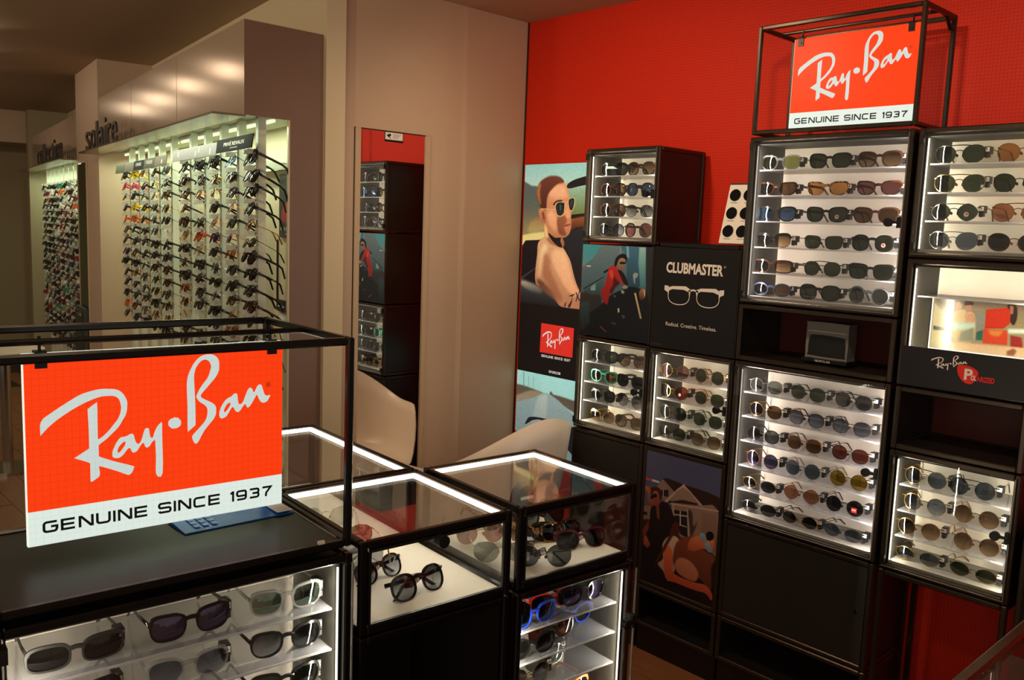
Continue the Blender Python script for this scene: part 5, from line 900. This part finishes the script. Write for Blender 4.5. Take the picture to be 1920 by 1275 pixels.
glasses('aviator', 'gold', 'pink mirror', 'gold wire sunglasses lying on the clear riser', 'K', -1.515, -.485, zf+.044, R_(170), tagged=False)
for k, (x, y, r_) in enumerate(((-1.60, -.60, 12), (-1.58, -.455, -8))):
    cc = tag(MB().box(0, .05, 0, .03, 0, .002).build('price_card', WHITE, None, fr_pt('K', x, y, zf+(.0 if k == 0 else .044)), rot=(0, 0, FR['K'][1]+R_(r_))), ['small white price card on the floor of the middle glass case', 'small white price card on the clear riser'][k], 'card')
glasses('aviator', 'silver', 'silver mirror', 'silver aviator sunglasses at the left front of the wall end case', 'K', -1.195, -.66, zf, R_(-28), style='m')
glasses('aviator', 'gunmetal', 'grey', 'grey aviator sunglasses in front of the silver pair, wall end case', 'K', -1.135, -.735, zf, R_(-32), folded=True, rot=(R_(-20), 0))
glasses('square', 'light tortoise', 'brown', 'light tortoise sunglasses in the centre of the wall end case', 'K', -1.045, -.615, zf, R_(-16), folded=True, rot=(R_(-22), 0))
glasses('wayfarer', 'burgundy', 'dark', 'burgundy sunglasses at the right front of the wall end case', 'K', -.975, -.700, zf, R_(-14), folded=True, rot=(R_(-22), 0))
glasses('wayfarer', 'tortoise', 'dark', 'dark tortoise sunglasses behind the burgundy pair', 'K', -.985, -.62, zf, R_(-14), tagged=False, folded=True, rot=(R_(-22), 0))
glasses('round', 'rose gold', 'pink mirror', 'rose mirrored sunglasses at the rear left of the wall end case', 'K', -1.165, -.535, zf, R_(-20), tagged=False)
glasses('panto', 'light tortoise', 'orange', 'amber sunglasses at the rear of the wall end case', 'K', -1.05, -.485, zf, R_(-10), tagged=False)
glasses('wide', 'black', 'grey', 'black wide sunglasses at the rear right of the wall end case', 'K', -.955, -.52, zf, R_(-10), tagged=False)
glasses('oval', 'gunmetal', 'grey', 'thin dark sunglasses in the rear glass case near the sign', 'K', -1.545, -.30, zf, R_(150), tagged=False, folded=True)
glasses('aviator', 'silver', 'pale', 'silver rimmed sunglasses in the rear glass case', 'K', -1.42, -.22, zf, R_(160), tagged=False)
for k, (x, y, r_) in enumerate(((-1.50, -.37, 5), (-1.40, -.33, 20))):
    tag(MB().box(0, .055, 0, .035, 0, .002).build('price_card', WHITE, None, fr_pt('K', x, y, zf), rot=(0, 0, FR['K'][1]+R_(r_))), ['left white price card in the rear glass case', 'right white price card in the rear glass case'][k], 'card')
bag = root('black_pouch', 'dark soft pouch standing behind the amber sunglasses', 'pouch', 'K', -.965, -.455, zf)
MB().flat([smooth_loop([(-.03, 0), (-.034, .05), (-.02, .09), (.015, .095), (.035, .06), (.03, 0)], 3)], -.012, .03).build('bag', mat('dark navy cloth', (22, 24, 36), .7), bag); MB().box(-.02, .022, -.014, -.012, .06, .068).build('band', mat('white label', (222, 216, 204), .5), bag)

# ================================================================== racks on the wall of poles
POLEM = mat('white pole', (214, 218, 200), .4)
PU = [.111, .340, .572, .805, 1.044, 1.393, 1.639, 1.882, 2.120, 2.363]
TURN = R_(-4)
def pole(name, label, u, v, z1, rows, z0r, step, group):
    t = root(name, label, 'display pole', 'S', -u, v, .03, group=group)
    MB().box(-.015, .015, .012, .042, 0, z1-.03).build('upright', POLEM, t)
    b = MB()
    for i in range(rows):
        z = z0r-.03-i*step+.028
        b.box(-.010, .010, -.030, .012, z, z+.003).box(-.026, -.023, -.030, -.002, z, z+.018).box(.023, .026, -.030, -.002, z, z+.018).box(-.026, .026, -.032, -.030, z+.0, z+.003).box(-.020, .020, .000, .003, z+.016, z+.020)
    br = b.build('brackets', mat('clear bracket', (196, 200, 190), .2), t); br['kind'] = 'stuff'; br.rotation_euler = (0, 0, TURN)
    return t
pal = [('black', 'dark', 6), ('black', 'grey', 4), ('tortoise', 'brown', 4), ('black metal', 'green', 3), ('gold', 'brown graded', 2), ('gold', 'green', 2), ('silver', 'blue grey', 2), ('matte black', 'dark', 2), ('brown', 'brown graded', 2), ('gunmetal', 'grey', 3), ('rose gold', 'copper', 2), ('silver', 'dark', 1), ('gunmetal', 'violet mirror', 1), ('orange', 'orange', 1)]
bag_ = [(a, b) for a, b, n_ in pal for _ in range(n_)]
special = {(0, 0): ('matte black', 'dark', 'wide'), (0, 1): ('black', 'dark', 'wide'), (1, 0): ('gunmetal', 'blue', 'round'), (0, 12): ('silver', 'blue', 'aviator'), (8, 0): ('yellow', 'yellow', 'square'), (8, 3): ('yellow', 'yellow', 'square'), (9, 1): ('pink', 'mauve', 'square'), (8, 1): ('pink', 'pale', 'oval'), (8, 4): ('orange', 'orange', 'square'), (1, 3): ('rose gold', 'copper', 'round'), (3, 5): ('red', 'orange', 'round'), (1, 5): ('rose gold', 'violet mirror', 'oval'), (3, 6): ('rose gold', 'pale', 'round'), (1, 10): ('rose gold', 'pale', 'round')}
rg = random.Random(11)
for c, u in enumerate(PU):
    pn = ORD[c]
    pole('display_pole', f'{pn} white pole from the right under the near metal canopy', u, .072, 1.98, 14, 1.808, .0615, 'poles of the near rack')
    for i in range(14):
        if rg.random() < .03 and (c, i) not in special: continue
        if (c, i) in special: fc_, ln, sh = special[(c, i)]
        else:
            fc_, ln = rg.choice(bag_); sh = rg.choice(['round', 'panto', 'square', 'wayfarer', 'aviator', 'oval', 'cat eye', 'wide', 'browline', 'hexagonal'])
        lab = f'{fc_} {sh} sunglasses, {ln} lenses, {ORD[i]} down, {pn} near-rack pole from right'
        big = 1.12 if (c, i) in ((0, 0), (0, 1)) else 1.0
        rzz = TURN+R_(rg.uniform(-7, 7)); vv = .042+rg.uniform(-.004, .004)
        glasses(sh, fc_, ln, lab, 'S', -u, vv, 1.808-i*.0615-.012+rg.uniform(-.004, .004), rzz, 'sunglasses on the near rack', tagged=False, scale=big*rg.uniform(.98, 1.08), rot=(R_(-22+rg.uniform(-6, 5)), R_(rg.uniform(-4, 4))))
# far rack: small pairs without parts
tiny = {}
def tiny_mesh(style, fcn, lnn):
    if (style, fcn, lnn) in tiny: return tiny[(style, fcn, lnn)]
    f_, lens, tm, tf, hz = gmesh(style, 'p'); b = bmesh.new(); b.from_mesh(f_); n0 = len(b.faces)
    for x in tm: b.from_mesh(x)
    n1 = len(b.faces)
    for x in lens: b.from_mesh(x)
    b.faces.ensure_lookup_table()
    for k, f in enumerate(b.faces): f.material_index = 0 if k < n1 else 1
    me = bpy.data.meshes.new('sunglasses'); b.to_mesh(me); b.free(); me.materials.clear(); me.materials.append(FM[fcn]); me.materials.append(LM[lnn]); tiny[(style, fcn, lnn)] = me; return me
tp = [('black', 'dark'), ('tortoise', 'brown'), ('dull red', 'dark'), ('cobalt', 'blue'), ('cobalt', 'dark'), ('black', 'blue'), ('orange', 'orange'), ('burgundy', 'grey'), ('white', 'grey'), ('burgundy', 'pale'), ('clear', 'pale'), ('brown', 'copper'), ('mint', 'grey'), ('yellow', 'dark')]
tw = [8, 6, 2, 2, 2, 3, 1, 3, 3, 2, 4, 4, 1, .4]
FU = [5.95, 5.68, 5.43, 5.17, 4.91, 4.66, 4.40, 4.15, 3.90]
far_rest = bmesh.new(); rest_mats = [*{m for st_ in tp for m in (FM[st_[0]], LM[st_[1]])}]
for c, u in enumerate(FU[::-1]):
    pole('display_pole', f'{ORD[c]} white pole from the right under the far metal canopy', u, .072, 1.98, 24, 1.80, .056, 'poles of the far rack')
    for i in range(24):
        fc_, ln = rg.choices(tp, tw)[0]; sh = rg.choice(['square', 'wide', 'round']); me = tiny_mesh(sh, fc_, ln)
        M = Matrix.Translation(fr_pt('S', -u, .045+rg.uniform(-.01, .01), 1.80-i*.056-.012+rg.uniform(-.006, .006))) @ Matrix.Rotation(FR['S'][1]+TURN+R_(rg.uniform(-14, 14)), 4, 'Z') @ Matrix.Rotation(R_(-20+rg.uniform(-8, 8)), 4, 'X') @ Matrix.Scale(1.15, 4)
        if c < 2:
            o = bpy.data.objects.new('sunglasses', me); COL.objects.link(o); o.matrix_world = M
            tag(o, f'tiny {fc_} {sh} sunglasses, {ln} lenses, row {["one", "two", "three", "four", "five", "six", "seven", "eight", "nine", "ten", "eleven", "twelve", "thirteen", "fourteen", "fifteen", "sixteen", "seventeen", "eighteen", "nineteen", "twenty", "twenty-one", "twenty-two", "twenty-three", "twenty-four"][i]} down, {ORD[c]} far-rack pole from right', 'sunglasses', 'sunglasses on the far rack')
        else:
            n0 = len(far_rest.faces); v0 = len(far_rest.verts); far_rest.from_mesh(me); far_rest.verts.ensure_lookup_table(); far_rest.faces.ensure_lookup_table()
            for v in far_rest.verts[v0:]: v.co = M @ v.co
            ia, ib = rest_mats.index(FM[fc_]), rest_mats.index(LM[ln])
            for f in far_rest.faces[n0:]: f.material_index = ia if f.material_index == 0 else ib
me = bpy.data.meshes.new('sunglasses_rows'); far_rest.to_mesh(me); far_rest.free()
for m in rest_mats: me.materials.append(m)
o = link('sunglasses_rows', me); tag(o, 'dense columns of tiny colourful sunglasses filling the rest of the far rack', 'sunglasses', None, 'stuff')
# placards across the poles
def placard(label, x0, z0, w_, h, tilt_m, txt=None, sub=None, m=None):
    t = root('brand_placard', label, 'placard', 'S', x0, .026, z0, rot=(R_(-8), 0)); MB().box(0, w_, 0, .004, 0, h).build('board', m, t)
    if txt: text(txt, 'lettering', PRW, t, (w_*.22, -.0008, h*.42), h*.34, w_*.58, bold=.01)
    if sub: text(sub, 'small_lettering', PRW, t, (w_*.42, -.0008, h*.18), h*.09, w_*.2)
    return t
BLKP = mat('black placard', (20, 17, 17), .75, spec=.2); LILP = mat('lilac grey placard', (150, 144, 146), .6); BRNP = mat('brown placard', (74, 62, 54), .6); GRYP = mat('taupe placard', (110, 98, 88), .6)
placard('black placard with white lettering above the right end of the rack', -.443, 1.852, .440, .052, 0, 'PRIVÉ REVAUX', 'EYEWEAR', BLKP)
p = placard('lilac grey placard left of the black one on the rack', -1.138, 1.846, .690, .052, 0, None, None, LILP)
for x, z in ((.09, .03), (.38, .02), (.43, .035), (.60, .02)): MB().box(x, x+.012, -.001, 0, z-.012, z+.012).build('fixing_slot', WHITE, p)
for k, (m, l) in enumerate(((GRYP, 'taupe placard with a white slot, rightmost of the five small ones'), (BRNP, 'brown placard second from right of the five small ones'), (BLKP, 'black placard in the middle of the five small ones'), (GRYP, 'pale taupe placard second from left of the five small ones'), (mat('grey green placard', (96, 100, 84), .4), 'grey green placard at the left end of the five small ones'))):
    p = placard(l, -1.262-(k+1)*.243, 1.838-.0015*k, .235, .050, 0, 'CHANEL' if k == 2 else ('VOGUE' if k == 1 else None), None, m)
    if k == 0: MB().box(.14, .16, -.001, 0, .012, .030).build('fixing_slot', WHITE, p)
# posters at the right end of the niche
po = root('rack_poster', 'dark red and black poster with white lettering at the rack end', 'poster', 'S', -.50, .312, 1.52)
MB().box(0, .22, 0, .004, 0, .27).build('board', mat('dark poster', (22, 16, 18), .35), po)
MB().flat([smooth_loop([(.03, .08), (.05, .13), (.10, .15), (.16, .13), (.19, .07), (.15, .05), (.12, .09), (.08, .06)], 2)], -.0006).build('red_figure', mat('poster red', (150, 28, 34), .5), po)
MB().flat([smooth_loop([(.10, .17), (.11, .22), (.14, .24), (.17, .21), (.16, .17), (.13, .155)], 2)], -.0006).build('face', mat('poster brown', (92, 60, 48), .5), po)
text('PRIVÉ REVAUX', 'lettering', PRW, po, (.02, -.0008, .030), .016, .16, bold=.02); text('EYEWEAR', 'small_lettering', PRW, po, (.075, -.0008, .012), .006, .05)
pf = root('empty_poster_board', 'thin black empty poster frame below the dark poster, rack end', 'frame', 'S', -.52, .312, 1.20)
MB().box(0, .006, -.004, .004, 0, .31).build('frame_side', RUBBER, pf); MB().box(0, .22, -.004, .004, 0, .05).build('lower_board', mat('dark poster', (22, 16, 18), .35), pf); MB().box(.02, .10, -.005, -.004, .02, .024).build('lettering', PRW, pf)
wc = root('white_notice', 'white notice with dark print at the foot of the rack end', 'notice', 'S', -.50, .312, 1.08)
MB().box(0, .22, 0, .004, 0, .11).build('board', WHITE, wc); text('34', 'lettering', RUBBER, wc, (.11, -.0008, .055), .03, .03); MB().box(.02, .08, -.001, 0, .07, .073).build('text_line', RUBBER, wc)
rb_ = root('wall_rail', 'white wall rail holding the top of the near rack', 'rail', 'S', -2.45, .27, 1.80)
MB().box(0, 2.1, 0, .03, 0, .03).build('bar', POLEM, rb_); MB().box(2.08, 2.10, -.17, .05, 0, .03).build('arm', POLEM, rb_)
